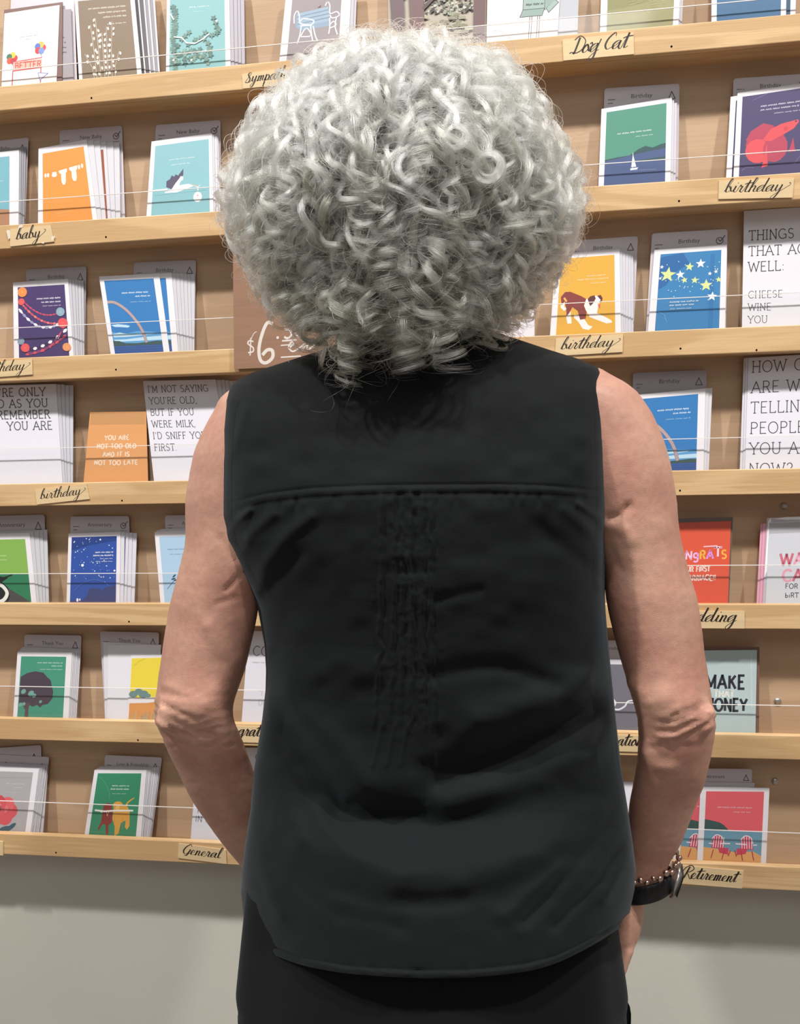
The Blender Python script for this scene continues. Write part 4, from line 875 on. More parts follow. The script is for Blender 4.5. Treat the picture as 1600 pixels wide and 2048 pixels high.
def vnoise(x, y):
    xi, yi = np.floor(x).astype(int), np.floor(y).astype(int); fx, fy = x-xi, y-yi
    fx = fx*fx*(3-2*fx); fy = fy*fy*(3-2*fy); g = lambda a, b: _nz[a % 64, b % 64]
    return (g(xi,yi)*(1-fx)+g(xi+1,yi)*fx)*(1-fy)+(g(xi,yi+1)*(1-fx)+g(xi+1,yi+1)*fx)*fy
def seg(px, py, pts, w):
    """closeness to a polyline in pixels"""
    best = np.full(np.shape(px), 1e9)
    for (x0, y0), (x1, y1) in zip(pts[:-1], pts[1:]):
        dx, dy = x1-x0, y1-y0; t = np.clip(((px-x0)*dx+(py-y0)*dy)/(dx*dx+dy*dy), 0, 1)
        best = np.minimum(best, np.hypot(px-(x0+t*dx), py-(y0+t*dy)))
    return G(best, w)
def folds(px, py):
    d = np.zeros(np.shape(px))
    cx = 832
    d -= .021*G(py-(1645-((px-cx)/200)**2*45), 42)*G(px-cx, 200)          # hollow of the back
    d += .010*G(py-(1752-((px-860)/330)**2*120), 50)*G(px-860, 330)
    d -= .0045*G(py-(1806-((px-830)/300)**2*90), 22)*G(px-830, 260)
    d -= .012*seg(px, py, [(1190,1425),(1040,1490),(880,1560)], 34)
    d += .011*seg(px, py, [(1230,1340),(1100,1405),(960,1440)], 42)
    d += .010*seg(px, py, [(1220,1480),(1080,1560),(900,1610)], 34)
    d -= .010*seg(px, py, [(535,1380),(600,1500),(680,1620)], 30)
    d += .010*seg(px, py, [(560,1400),(660,1480),(730,1570)], 36)
    d += .004*seg(px, py, [(640,1620),(690,1700),(800,1750)], 26)
    for P_, a_, w in (([(1256,1560),(1190,1680),(1050,1840)], -.004, 16), ([(1262,1660),(1200,1760),(1110,1850)], -.004, 14), ([(1240,1600),(1150,1720),(1010,1830)], .003, 18), ([(1265,1700),(1210,1800)], .003, 12),
                     ([(1225,1340),(1205,1420),(1175,1500)], -.003, 12), ([(1215,1200),(1190,1330),(1150,1400)], .003, 18),
                     ([(505,1190),(530,1130),(575,1070),(620,1035)], .0035, 15), ([(475,1120),(500,1070),(545,1030)], .0028, 12), ([(525,1200),(565,1150),(600,1110)], -.002, 15), ([(450,1080),(470,1045),(500,1020)], .003, 8),
                     ([(1212,1110),(1180,1060),(1130,1020)], .003, 14), ([(1213,1160),(1160,1120),(1080,1060)], -.0025, 18), ([(1214,1060),(1190,1030),(1160,1010)], .003, 8), ([(450,930),(475,870),(490,820)], .003, 12),
                     ([(870,1200),(960,1180)], -.002, 12), ([(870,1350),(1000,1330),(1110,1370)], -.005, 20), ([(560,1360),(640,1330),(740,1340)], .003, 30), ([(520,1500),(560,1560),(600,1680)], .003, 22), ([(590,1770),(680,1830),(800,1850)], -.002, 16),
                     ([(500,1640),(520,1730),(560,1830)], .003, 16), ([(845,1530),(850,1600)], -.002, 9), ([(690,1600),(690,1650)], .0015, 12)):
        d += a_*seg(px, py, P_, w)
    sy = seam_y(px)
    d += .0007*(1/(1+np.exp((py-sy)/2.0)))*G(np.minimum(py-sy, 0), 260)      # the yoke overlaps the gathered back
    d -= .0007*G(py-sy-5, 4)
    d += .0012*G(py-(sy-14), 3)*-1
    pk = (.5+.5*vnoise(px/9, py/60))
    d += .0010*G(py-sy-14, 13)*vnoise(px/11, py/80)                           # gathers under the seam
    for x0, x1, a_ in ((762,742,.0012),(786,776,.0011),(803,800,.0008),(822,822,.0014),(846,850,.0009),(862,872,.0014)):
        xx = x0+(x1-x0)*np.clip((py-1300)/200, 0, 1)+2.5*vnoise(py/26, np.full_like(py, x0))
        m_ = (1/(1+np.exp(-(py-sy-4)/3)))*(1/(1+np.exp((py-1455)/14)))
        d += a_*m_*G(px-xx, 4.2)*(1+.3*vnoise(py/13, px*0+x0/7)) - .0007*m_*G(px-xx-8, 5)
    inb = G(px-818, 62)*(1/(1+np.exp(-(py-sy)/6)))*(1/(1+np.exp((py-1480)/22)))
    d += inb*(.0004*vnoise(px/17, py/11)+.0002*vnoise(px/7, py/7))
    for (x0, x1) in ((765,745),(790,772),(815,800),(860,870)): d += .0012*seg(px, py, [(x0,1450),(x1,1530)], 5)
    d += .0016*vnoise(px/150, py/90)+.0006*vnoise(px/40+9, py/30)
    hem = hem_y(px)
    d -= .0012*G(py-(hem-16), 2.5)+.0*px; d += .0012*G(py-(hem-8), 6)
    d += .0010*G(py-(hem-12), 12)*vnoise(px/22, py/400)
    return d
def hem_y(px): return np.interp(px, [478,500,540,600,680,760,850,950,1050,1110,1160,1205,1240,1275], [1848,1876,1906,1930,1946,1953,1957,1955,1944,1928,1905,1880,1858,1820])
def back_pt(px, py, lift=0.0):
    L_, R_ = s_out(py); db, df, n = s_dep(py)
    u = np.clip((px-L_)/(R_-L_)*2-1, -1, 1)
    Y = YC-db*(1-np.abs(u)**n)**(1/n)
    edge = np.clip((1-np.abs(u))*8, 0, 1)
    return px_at(px, py, Y-(folds(px, py)*edge)-lift)
# back and front sheets as one closed tube
NB, NF, NR = 380, 90, 390
tb = (1-np.cos(np.linspace(0, PI, NB)))/2; tb = tb*.45+np.linspace(0, 1, NB)*.55
tf = (1-np.cos(np.linspace(0, PI, NF+2)[1:-1]))/2
rows_v = np.linspace(0, 1, NR)
px0 = np.zeros((NR, NB)); py0 = np.zeros((NR, NB))
for j, v in enumerate(rows_v):
    # rows run from the neck to the hem; the hem depends on the column
    Lh, Rh = 482.0, 1270.0
    hx = Lh+(Rh-Lh)*tb; hy = hem_y(hx)
    py = 645+(hy-645)*v
    L_, R_ = s_out(py); px0[j] = L_+(R_-L_)*tb; py0[j] = py
VB = back_pt(px0, py0)
VF = np.zeros((NR, NF, 3))
for j, v in enumerate(rows_v):
    hx = 482+(1270-482)*tf; hy = hem_y(hx)-10
    py = 645+(hy-645)*v; L_, R_ = s_out(py); db, df, n = s_dep(py); px = L_+(R_-L_)*tf; u = tf*2-1
    VF[j] = px_at(px, py, YC+df*(1-np.abs(u)**n)**(1/n))
V = np.concatenate([VB, VF[:, ::-1]], axis=1)
shirt = mesh_np('shirt', V, grid_faces(NR, NB+NF), SHIRT, person)
md = shirt.modifiers.new('cloth_thickness', 'SOLIDIFY'); md.thickness = .0012; md.offset = -1
shirt['label'] = 'black sleeveless shirt with gathered back pleats and curved hem'
def ribbon(name, pa, pb, n, w=5, lift=.0007, pucker=.0006, freq=11., parent=shirt, mt=SHIRT):
    """strip of cloth between two pixel polylines lying on the back of the shirt"""
    t = np.linspace(0, 1, n); A = np.array(cat_rom(pa, 10)); B = np.array(cat_rom(pb, 10))
    def res(P):
        s_ = np.r_[0, np.cumsum(np.hypot(*np.diff(P, axis=0).T))]; s_ /= s_[-1]; return np.stack([np.interp(t, s_, P[:, 0]), np.interp(t, s_, P[:, 1])], 1)
    A, B = res(A), res(B); q = np.linspace(0, 1, w)
    P = A[:, None]*(1-q)[None, :, None]+B[:, None]*q[None, :, None]
    end_ = np.clip(np.minimum(t, 1-t)*12, 0, 1)[:, None]
    h = lift*np.sin(PI*(.12+.76*q))[None, :]+pucker*(vnoise(t[:, None]*n/freq+q[None]*1.2, q[None]*2+t[:, None]*0)+.6)*np.sin(PI*q)[None, :]
    Vv = back_pt(P[..., 0], P[..., 1], 0)
    Vv[..., 1] -= h*end_-.0006*(1-end_)
    return mesh_np(name, Vv, grid_faces(n, w, False), mt, parent)
al = [(469,768),(452,805),(443,860),(440,950),(440,1030),(449,1080),(465,1110),(486,1152),(506,1192),(518,1215)]
ar = [(1204,736),(1209,760),(1212,860),(1214,950),(1214,1030),(1210,1080),(1209,1110),(1208,1150),(1207,1200)]
ribbon('armhole_binding', al, [(x+24, y+2) for x, y in al], 240)
ribbon('armhole_binding', ar, [(x-22, y+4) for x, y in ar], 240)
sx = [442,500,560,640,740,830,930,1030,1120,1213]
ribbon('yoke_seam', [(x, float(seam_y(x))-15) for x in sx], [(x, float(seam_y(x))+1) for x in sx], 420, 6, .0002, .0002, 14)
hx = [500,540,600,680,760,850,950,1050,1110,1160,1205,1240]
ribbon('hem_band', [(x, float(hem_y(x))-17) for x in hx], [(x, float(hem_y(x))-1) for x in hx], 420, 6, .0004, .0003, 16)

cv = []
for t_, (py_, grow_) in enumerate(((676,1.06),(655,.97),(636,.90),(610,.84),(596,.83),(598,.87),(622,.93),(650,1.0))):
    aa = np.linspace(0, 2*PI, 80, endpoint=False); cv.append(px_at(840+128*grow_*np.cos(aa), py_+16*np.sin(aa)*0-22*np.clip(-np.sin(aa), 0, 1)*0, YC+.004+.068*grow_*np.sin(aa)))
mesh_np('collar', np.array(cv), grid_faces(8, 80), SHIRT, shirt)

# trousers: hips, then two wide legs down to the floor
def tube(name, st, mt, parent, nseg=96, rows=80, dispf=None):
    """st: list of (z, xc, yc, rx, ry)"""
    st = sorted(st, key=lambda a: -a[0]); zs = np.array([s_[0] for s_ in st]); Z = np.linspace(zs[0], zs[-1], rows); cols = [np.interp(-Z, -zs, [s_[i] for s_ in st]) for i in range(1, 5)]
    k = np.hanning(9); k /= k.sum(); cols = [np.convolve(np.pad(c, 4, mode='edge'), k, 'valid') for c in cols]
    a = np.linspace(0, 2*PI, nseg, endpoint=False); n = 2.3
    ca, sa = np.cos(a), np.sin(a); ex = np.sign(ca)*np.abs(ca)**(2/n); ey = np.sign(sa)*np.abs(sa)**(2/n)
    V = np.zeros((rows, nseg, 3))
    for j in range(rows):
        w = dispf(a, Z[j]) if dispf else 0
        V[j, :, 0] = cols[0][j]+ex*(cols[2][j]+w); V[j, :, 1] = cols[1][j]+ey*(cols[3][j]+w); V[j, :, 2] = Z[j]
    return V, grid_faces(rows, nseg)
pL, pR = at(487, 1960, YC), at(1251, 1960, YC); xc = (pL.x+pR.x)/2; hw = (pR.x-pL.x)/2
zt = at(870, 1760, YC).z
fold_w = lambda a, z: .0035*np.sin(9*a+1.5*np.sin(3*z))*np.clip((1.0-z)/.4, .15, 1)
fold_leg = lambda a, z: .006*np.sin(6*a+2*np.sin(3*z))+.003*np.sin(11*a)
VV, FF = [], []
def addtube(st, **k):
    v, f = tube('x', st, None, None, **k); b_ = sum(len(q) for q in VV); VV.append(v.reshape(-1, 3)); FF.extend([tuple(i+b_ for i in q) for q in f])
addtube([(zt, xc, YC, hw*.93, .105), (pL.z+.06, xc, YC, hw*.97, .118), (pL.z, xc, YC, hw*.985, .124), (.66, xc, YC, hw*1.0, .124), (.60, xc, YC, hw*1.0, .12)], rows=50, nseg=140, dispf=fold_w)
for sgn in (-1, 1):
    addtube([(.64, xc+sgn*hw*.5, YC, hw*.5, .115), (.4, xc+sgn*hw*.53, YC, hw*.47, .108), (.04, xc+sgn*hw*.56, YC+.0, hw*.46, .12)], rows=50, nseg=90, dispf=fold_leg)
trousers = mesh_np('trousers', np.concatenate(VV), FF, PANTS, person)
for sgn in (-1, 1):
    V, f = tube('s', [(.001, 0, 0, .044, .118), (.02, 0, 0, .045, .12), (.045, 0, -.01, .042, .10), (.075, 0, -.035, .036, .066), (.09, 0, -.045, .032, .05)], None, None, 40, 24)
    V = V+np.array([xc+sgn*hw*.56, YC+.035, 0]); base = V.reshape(-1, 3); cap = [tuple(range(39, -1, -1)) if 0 else tuple(range(40)), tuple(range(23*40+39, 23*40-1, -1))]
    mesh_np('shoe', base, f+cap, mat((28, 27, 28), .5), person)

# ---- body, one surface: lofted limbs fused by a voxel remesh
bm_V, bm_F = [], []
def add_closed(Vg):
    r, c = Vg.shape[:2]; b_ = sum(len(q) for q in bm_V); top = Vg[0].mean(0); bot = Vg[-1].mean(0)
    bm_V.append(np.concatenate([Vg.reshape(-1, 3), [top], [bot]])); bm_F.extend(grid_faces(r, c, True, b_))
    for i in range(c):
        bm_F.append((b_+r*c, b_+i, b_+(i+1) % c)); bm_F.append((b_+r*c+1, b_+(r-1)*c+(i+1) % c, b_+(r-1)*c+i))
def limb(st, rows=90, seg=44, n=2.1):
    """st: (py, left px, right px, Y, half depth)"""
    P = np.array(cat_rom(st, 8)); yy = np.linspace(P[0, 0], P[-1, 0], rows); P = P[np.argsort(P[:, 0])]
    C_ = [np.interp(yy, P[:, 0], P[:, i]) for i in range(1, 5)]
    a = np.linspace(0, 2*PI, seg, endpoint=False); ca, sa = np.cos(a), np.sin(a); ex = np.sign(ca)*np.abs(ca)**(2/n); ey = np.sign(sa)*np.abs(sa)**(2/n)
    V = np.zeros((rows, seg, 3))
    for j in range(rows):
        sc = 1.0
        if j < 4: sc = (.3, .6, .82, .94)[j]
        if j >= rows-4: sc = (.3, .6, .82, .94)[rows-1-j]
        m_, h_ = (C_[0][j]+C_[1][j])/2, (C_[1][j]-C_[0][j])/2*sc
        V[j] = px_at(m_+h_*ex, yy[j], C_[2][j]+C_[3][j]*sc*ey)
    add_closed(V)
def ell3(c, r, seg=28, rows=20, tilt=0):
    th = np.linspace(.05, PI-.05, rows); a = np.linspace(0, 2*PI, seg, endpoint=False)
    V = np.zeros((rows, seg, 3)); V[..., 0] = np.sin(th)[:, None]*np.cos(a)*r[0]; V[..., 1] = np.sin(th)[:, None]*np.sin(a)*r[1]; V[..., 2] = np.cos(th)[:, None]*r[2]
    if tilt: ct, st_ = math.cos(tilt), math.sin(tilt); y, z = V[..., 1].copy(), V[..., 2].copy(); V[..., 1] = y*ct-z*st_; V[..., 2] = y*st_+z*ct
    add_closed(V+np.array(c))
def capsule(pts, rad, seg=16):
    P = [np.array(p, float) for p in cat_rom(pts, 4)]; R_ = np.interp(np.linspace(0, 1, len(P)), np.linspace(0, 1, len(rad)), rad); V = []
    ends = [(-.8, .45), (-.5, .8)]
    T = [(P[min(i+1, len(P)-1)]-P[max(i-1, 0)]) for i in range(len(P))]; T = [t/np.linalg.norm(t) for t in T]
    ringsL = [(P[0]-T[0]*R_[0]*.8, T[0], R_[0]*.5), (P[0]-T[0]*R_[0]*.45, T[0], R_[0]*.85)]+[(P[i], T[i], R_[i]) for i in range(len(P))]+[(P[-1]+T[-1]*R_[-1]*.45, T[-1], R_[-1]*.87), (P[-1]+T[-1]*R_[-1]*.85, T[-1], R_[-1]*.5)]
    for p, t, r_ in ringsL:
        u = np.cross(t, (0.3, 1, .1)); u /= np.linalg.norm(u); w_ = np.cross(t, u)
        V.append([p+r_*(math.cos(a)*u+math.sin(a)*w_) for a in np.linspace(0, 2*PI, seg, endpoint=False)])
    add_closed(np.array(V))
# trunk under the shirt
def trunk():
    rows = 80; V = np.zeros((rows, 60, 3)); a = np.linspace(0, 2*PI, 60, endpoint=False)
    for j, py in enumerate(np.linspace(668, 1950, rows)):
        L_, R_ = s_out(py); db, df, n = s_dep(py); m_, h_ = (L_+R_)/2, max(20, (R_-L_)/2-34); ey = np.sin(a); d = np.where(ey < 0, db-.022, df-.014)
        V[j] = px_at(m_+h_*np.cos(a), py, YC+d*ey)
    add_closed(V)
trunk()
limb([(500,752,872,YC+.0,.052),(600,752,880,YC+.0,.055),(700,740,900,YC-.0,.055),(760,720,930,YC,.05)], 40)
# arms
limb([(757,470,560,YC-.005,.022),(785,441,580,YC-.005,.036),(820,427,585,YC-.005,.044),(880,398,580,YC-.005,.050),(930,382,570,YC-.005,.051),(1000,371,556,YC-.004,.050),(1080,370,545,YC-.004,.048),(1130,360,532,YC-.004,.047),(1190,345,520,YC-.004,.046),(1235,334,514,YC-.003,.045),
      (1290,326,502,YC-.003,.043),(1340,319,490,YC-.004,.041),(1380,313,476,YC-.006,.040),(1410,305,467,YC-.008,.041),(1440,308,468,YC-.004,.041),(1470,322,481,YC+.006,.040),(1520,344,500,YC+.025,.040),(1580,373,520,YC+.045,.037),(1630,402,536,YC+.062,.033),(1690,446,556,YC+.08,.028),(1750,494,578,YC+.10,.024),(1800,520,590,YC+.115,.022)])
limb([(735,1160,1222,YC-.005,.022),(760,1120,1254,YC-.005,.036),(800,1110,1287,YC-.005,.044),(840,1112,1311,YC-.005,.048),(890,1120,1331,YC-.005,.051),(950,1130,1346,YC-.005,.052),(1000,1145,1353,YC-.004,.051),(1060,1176,1359,YC-.004,.049),(1130,1204,1375,YC-.004,.047),(1200,1212,1395,YC-.004,.046),
      (1260,1225,1405,YC-.004,.045),(1330,1244,1414,YC-.004,.043),(1380,1260,1421,YC-.006,.042),(1420,1270,1428,YC-.008,.042),(1445,1275,1433,YC-.006,.042),(1500,1276,1425,YC+.004,.041),(1560,1267,1413,YC+.016,.038),(1610,1258,1394,YC+.03,.035),(1680,1252,1365,YC+.046,.030),(1720,1250,1343,YC+.054,.026),(1765,1246,1325,YC+.062,.023),(1800,1240,1300,YC+.066,.022)])
ell3(at(336, 1430, YC-.028), (.014, .014, .02)); ell3(at(1402, 1434, YC-.028), (.014, .014, .02))   # points of the elbows
# hands: palm, four fingers and thumb, slipping into the front pockets
def hand(stations, fingers, thumb):
    limb(stations, 30, 28)
    for pts, rad in fingers+[thumb]: capsule([tuple(at(*p)) for p in pts], rad)
hy_ = YC+.066
hand([(1780,1240,1304,hy_,.021),(1805,1236,1290,hy_,.022),(1840,1226,1287,hy_,.024),(1880,1216,1277,hy_-.002,.022),(1908,1210,1262,hy_-.004,.018)],
     [([(1252,1895,hy_-.012),(1240,1935,hy_-.015),(1228,1970,hy_-.018)], [.0095,.0085,.007]), ([(1238,1898,hy_-.008),(1224,1946,hy_-.012),(1212,1984,hy_-.016)], [.0098,.0088,.0072]),
      ([(1224,1896,hy_-.002),(1206,1940,hy_-.006),(1194,1974,hy_-.01)], [.0095,.0085,.007]), ([(1214,1885,hy_+.004),(1194,1922,hy_),(1182,1950,hy_-.004)], [.0085,.0075,.0062])],
     ([(1262,1812,hy_+.016),(1262,1850,hy_+.032),(1246,1892,hy_+.036)], [.0125,.0105,.0085]))
hz = YC+.118
hand([(1785,516,592,hz,.021),(1820,524,604,hz+.004,.022),(1860,534,616,hz+.004,.021),(1900,548,620,hz,.017)],
     [([(556,1892,hz),(562,1935,hz-.008),(570,1970,hz-.014)], [.0095,.0085,.007]), ([(574,1896,hz),(582,1944,hz-.008),(590,1980,hz-.014)], [.0098,.0088,.0072]),
      ([(592,1894,hz),(602,1938,hz-.008),(610,1970,hz-.014)], [.0095,.0085,.007]), ([(606,1885,hz),(620,1920,hz-.006),(628,1946,hz-.012)], [.0085,.0075,.0062])],
     ([(536,1812,hz+.012),(548,1850,hz+.026),(566,1880,hz+.03)], [.0125,.0105,.0085]))
# head looking at the cards
HC = at(812, 300, YC+.02)
ell3(HC, (.074, .094, .098)); ell3(HC+Vector((0, .022, -.062)), (.058, .072, .070)); ell3(HC+Vector((0, .066, -.112)), (.026, .022, .016))
ell3(HC+Vector((0, .100, -.048)), (.011, .017, .022)); ell3(HC+Vector((0, .085, -.022)), (.045, .012, .008)); ell3(HC+Vector((0, .091, -.083)), (.022, .008, .006)); ell3(HC+Vector((0, .089, -.093)), (.019, .008, .006))
for s_ in (-1, 1): ell3(HC+Vector((s_*.074, .002, -.04)), (.008, .017, .030)); ell3(HC+Vector((s_*.040, .070, -.055)), (.020, .018, .018))
for s_ in (-1, 1):   # lower legs and feet inside the trousers
    x = xc+s_*hw*.5; V, f = tube('l', [(.72, x, YC, .075, .08), (.5, x, YC, .055, .06), (.3, x+s_*.01, YC-.01, .045, .05), (.09, x+s_*.012, YC-.01, .03, .034), (.05, x+s_*.012, YC+.02, .034, .07), (.025, x+s_*.012, YC+.03, .036, .09)], None, None, 36, 60); add_closed(V)

# skin
def skin_mat():
    mt, nt, b, N, L = nodes('skin')
    tc = N('ShaderNodeTexCoord')
    n1 = N('ShaderNodeTexNoise'); n1.inputs['Scale'].default_value = 14; n1.inputs['Detail'].default_value = 5; L(tc.outputs['Object'], n1.inputs['Vector'])
    n2 = N('ShaderNodeTexNoise'); n2.inputs['Scale'].default_value = 160; n2.inputs['Detail'].default_value = 4; L(tc.outputs['Object'], n2.inputs['Vector'])
    r = N('ShaderNodeValToRGB'); e = r.color_ramp.elements; e[0].position = .32; e[0].color = (*lin((196, 142, 124)), 1); e[1].position = .7; e[1].color = (*lin((214, 168, 146)), 1)
    L(n1.outputs[0], r.inputs[0])
    mx = N('ShaderNodeMixRGB'); mx.blend_type = 'MULTIPLY'; mx.inputs[0].default_value = .35
    r2 = N('ShaderNodeMapRange'); r2.inputs[1].default_value = .3; r2.inputs[2].default_value = .7; r2.inputs[3].default_value = .75; r2.inputs[4].default_value = 1.1; L(n2.outputs[0], r2.inputs[0])
    L(r.outputs[0], mx.inputs[1]); L(r2.outputs[0], mx.inputs[2]); L(mx.outputs[0], b.inputs['Base Color'])
    b.inputs['Roughness'].default_value = .48; b.inputs['Specular IOR Level'].default_value = .35
    b.inputs['Subsurface Weight'].default_value = .12; b.inputs['Subsurface Radius'].default_value = (.012, .005, .003); b.inputs['Subsurface Scale'].default_value = .6
    v = N('ShaderNodeTexVoronoi'); v.inputs['Scale'].default_value = 420; v.feature = 'DISTANCE_TO_EDGE'
    mp = N('ShaderNodeMapping'); mp.inputs['Scale'].default_value = (1, 1, 2.2); L(tc.outputs['Object'], mp.inputs[0]); L(mp.outputs[0], v.inputs['Vector'])
    ad = N('ShaderNodeMath'); ad.operation = 'MULTIPLY_ADD'; ad.inputs[1].default_value = .6; L(v.outputs[0], ad.inputs[0]); L(n2.outputs[0], ad.inputs[2])
    bp = N('ShaderNodeBump'); bp.inputs['Strength'].default_value = .35; bp.inputs['Distance'].default_value = .0008; L(ad.outputs[0], bp.inputs['Height']); L(bp.outputs[0], b.inputs['Normal'])
    return mt
SKIN = skin_mat()
raw = mesh_np('raw_body', np.concatenate(bm_V), bm_F, None)
md = raw.modifiers.new('fuse', 'REMESH'); md.mode = 'VOXEL'; md.voxel_size = .0034; md.adaptivity = 0
ms = raw.modifiers.new('even', 'SMOOTH'); ms.factor = .6; ms.iterations = 5
bpy.context.view_layer.update()
dg = bpy.context.evaluated_depsgraph_get(); me = bpy.data.meshes.new_from_object(raw.evaluated_get(dg)); bpy.data.objects.remove(raw)
nv = len(me.vertices); co = np.empty(nv*3); me.vertices.foreach_get('co', co); co = co.reshape(-1, 3)
no = np.empty(nv*3); me.vertices.foreach_get('normal', no); no = no.reshape(-1, 3)
d = co-np.array(CAM); zc_ = d@np.array(CF); ppx = 800+F*(d@np.array(CR))/zc_; ppy = 1024-F*(d@np.array(CU))/zc_
side = np.clip((-no[:, 1]+.35)/.6, 0, 1)          # faces turned to the back
dd = np.zeros(nv)
# skin folds at both elbows and armpits (row, column paths)
for P_, a_, w in (([(306,1412),(340,1440),(385,1462),(420,1470)], -.0030, 5), ([(308,1428),(345,1458),(380,1472)], -.0026, 4), ([(312,1402),(350,1422),(395,1440)], -.0018, 4), ([(330,1462),(352,1482),(372,1488)], -.002, 5), ([(318,1420),(350,1448),(390,1466)], .0022, 4),
                 ([(322,1385),(345,1392),(370,1394)], -.001, 4), ([(330,1370),(360,1380)], .001, 6), ([(400,1480),(440,1560),(470,1640)], .002, 14), ([(420,1250),(460,1320),(440,1380)], .003, 18), ([(450,1180),(480,1150),(500,1138)], -.0026, 4), ([(430,1210),(470,1195)], -.0012, 5), ([(440,1075),(455,1100),(470,1120)], -.002, 6),
                 ([(1428,1438),(1400,1456),(1370,1476),(1350,1484)], -.0030, 5), ([(1425,1428),(1390,1442),(1350,1462),(1318,1462)], -.0018, 5), ([(1420,1418),(1380,1432),(1340,1448),(1318,1444)], -.0016, 5), ([(1418,1406),(1380,1420),(1345,1432)], -.0018, 4), ([(1430,1432),(1395,1449),(1350,1472),(1320,1472)],   .0018, 5), ([(1424,1423),(1385,1437),(1345,1452)], .0013, 4.5),
                 ([(1330,1490),(1350,1496),(1372,1490)], -.002, 8), ([(1290,1500),(1310,1530),(1340,1535)], .003, 14), ([(1262,1370),(1300,1400),(1330,1390)], .0024, 16), ([(1218,1036),(1240,1030),(1256,1012)], -.0030, 7), ([(1222,1052),(1250,1060),(1262,1080)], .0020, 14), ([(1222,1100),(1240,1140)], -.001, 10)):
    dd += a_*seg(ppx, ppy, P_, w)
dd += .0004*vnoise(ppx/60+3, ppy/50)+.00012*vnoise(ppx/14, ppy/9)
near = ((ppy > 1380) & (ppy < 1500)); dd += near*.0003*vnoise(ppx/18+ppy/9, ppy/7)
arm = ((ppx < 520) | (ppx > 1205)) & (ppy > 760) & (ppy < 1930)
co += no*(dd*side*arm)[:, None]
me.vertices.foreach_set('co', co.ravel()); me.polygons.foreach_set('use_smooth', [True]*len(me.polygons)); me.materials.append(SKIN); me.update()
body = bpy.data.objects.new('body', me); COL.objects.link(body); body.parent = person; body.matrix_parent_inverse = person.matrix_world.inverted()
body['label'] = 'bare arms with creased elbows and sun-flushed skin'
for s_ in (-1, 1):
    n_ = 16; th = np.linspace(.01, PI-.01, 12); a = np.linspace(0, 2*PI, n_, endpoint=False); V = np.zeros((12, n_, 3)); r_ = .0125
    V[..., 0] = np.sin(th)[:, None]*np.cos(a)*r_; V[..., 1] = np.sin(th)[:, None]*np.sin(a)*r_; V[..., 2] = np.cos(th)[:, None]*r_
    mesh_np('eye', V+np.array(HC+Vector((s_*.031, .080, -.036))), grid_faces(12, n_), mat((224, 220, 216), .2), person)

# ---- watch and bracelet on the wrist
def band(cx, cy, Y, rx, ry, h, th, slope, drop, name, mt, parent, a0=0, a1=360, n=72, twist=0):
    c = at(cx, cy, Y); V = []
    closed = (a1-a0) >= 360
    for i in range(n if closed else n+1):
        a = math.radians(a0+(a1-a0)*i/n); ca, sa = math.cos(a), math.sin(a); ring = []
        for (dr, dz) in ((0, -.5), (th*.7, -.46), (th, -.3), (th, .3), (th*.7, .46), (0, .5)):
            ring.append((c.x+(rx+dr)*ca, c.y+(ry+dr)*sa, c.z+dz*h+slope*rx*ca+drop*sa))
        V.append(ring)
    V = np.array(V); f = []
    m_ = len(V); k = 6
    for i in range(m_ if closed else m_-1):
        for j in range(k): f.append((i*k+j, ((i+1) % m_)*k+j, ((i+1) % m_)*k+(j+1) % k, i*k+(j+1) % k))
    return mesh_np(name, V, f, mt, parent)
wc = at(1292, 1772, YC+.064)
watch = empty('smartwatch', tuple(wc)); tag(watch, 'smartwatch with black strap on the wrist above the pocketed hand', 'watch')
band(1292, 1768, YC+.064, .0270, .0255, .0215, .0024, .34, -.003, 'strap', mat((16, 17, 19), .5), watch)
# case on the outer side of the wrist
cmb = bmesh.new(); bmesh.ops.create_cube(cmb, size=1)
for v in cmb.verts: v.co = Vector((v.co.x*.0115, v.co.y*.034, v.co.z*.033))
bmesh.ops.bevel(cmb, geom=cmb.edges[:], offset=.004, segments=3, affect='EDGES')
me2 = bpy.data.meshes.new('case'); cmb.to_mesh(me2); cmb.free(); me2.materials.append(mat((196, 192, 188), .25, 0, None, .85))
cs = bpy.data.objects.new('case', me2); COL.objects.link(cs); cs.parent = watch; cs.matrix_parent_inverse = watch.matrix_world.inverted()
cp = Vector((wc.x+.0300, wc.y-.004, wc.z+.0125)); cs.location = cp; cs.rotation_euler = (0, math.radians(16), math.radians(-8))
for p in me2.polygons: p.use_smooth = True
sb = bmesh.new(); bmesh.ops.create_cube(sb, size=1)
for v in sb.verts: v.co = Vector((v.co.x*.001+.0056, v.co.y*.027, v.co.z*.026))
me3 = bpy.data.meshes.new('screen'); sb.to_mesh(me3); sb.free(); me3.materials.append(mat((12, 12, 14), .08)); sc_ = bpy.data.objects.new('screen', me3); COL.objects.link(sc_); sc_.parent = cs; sc_['label'] = 'dark glass watch face'
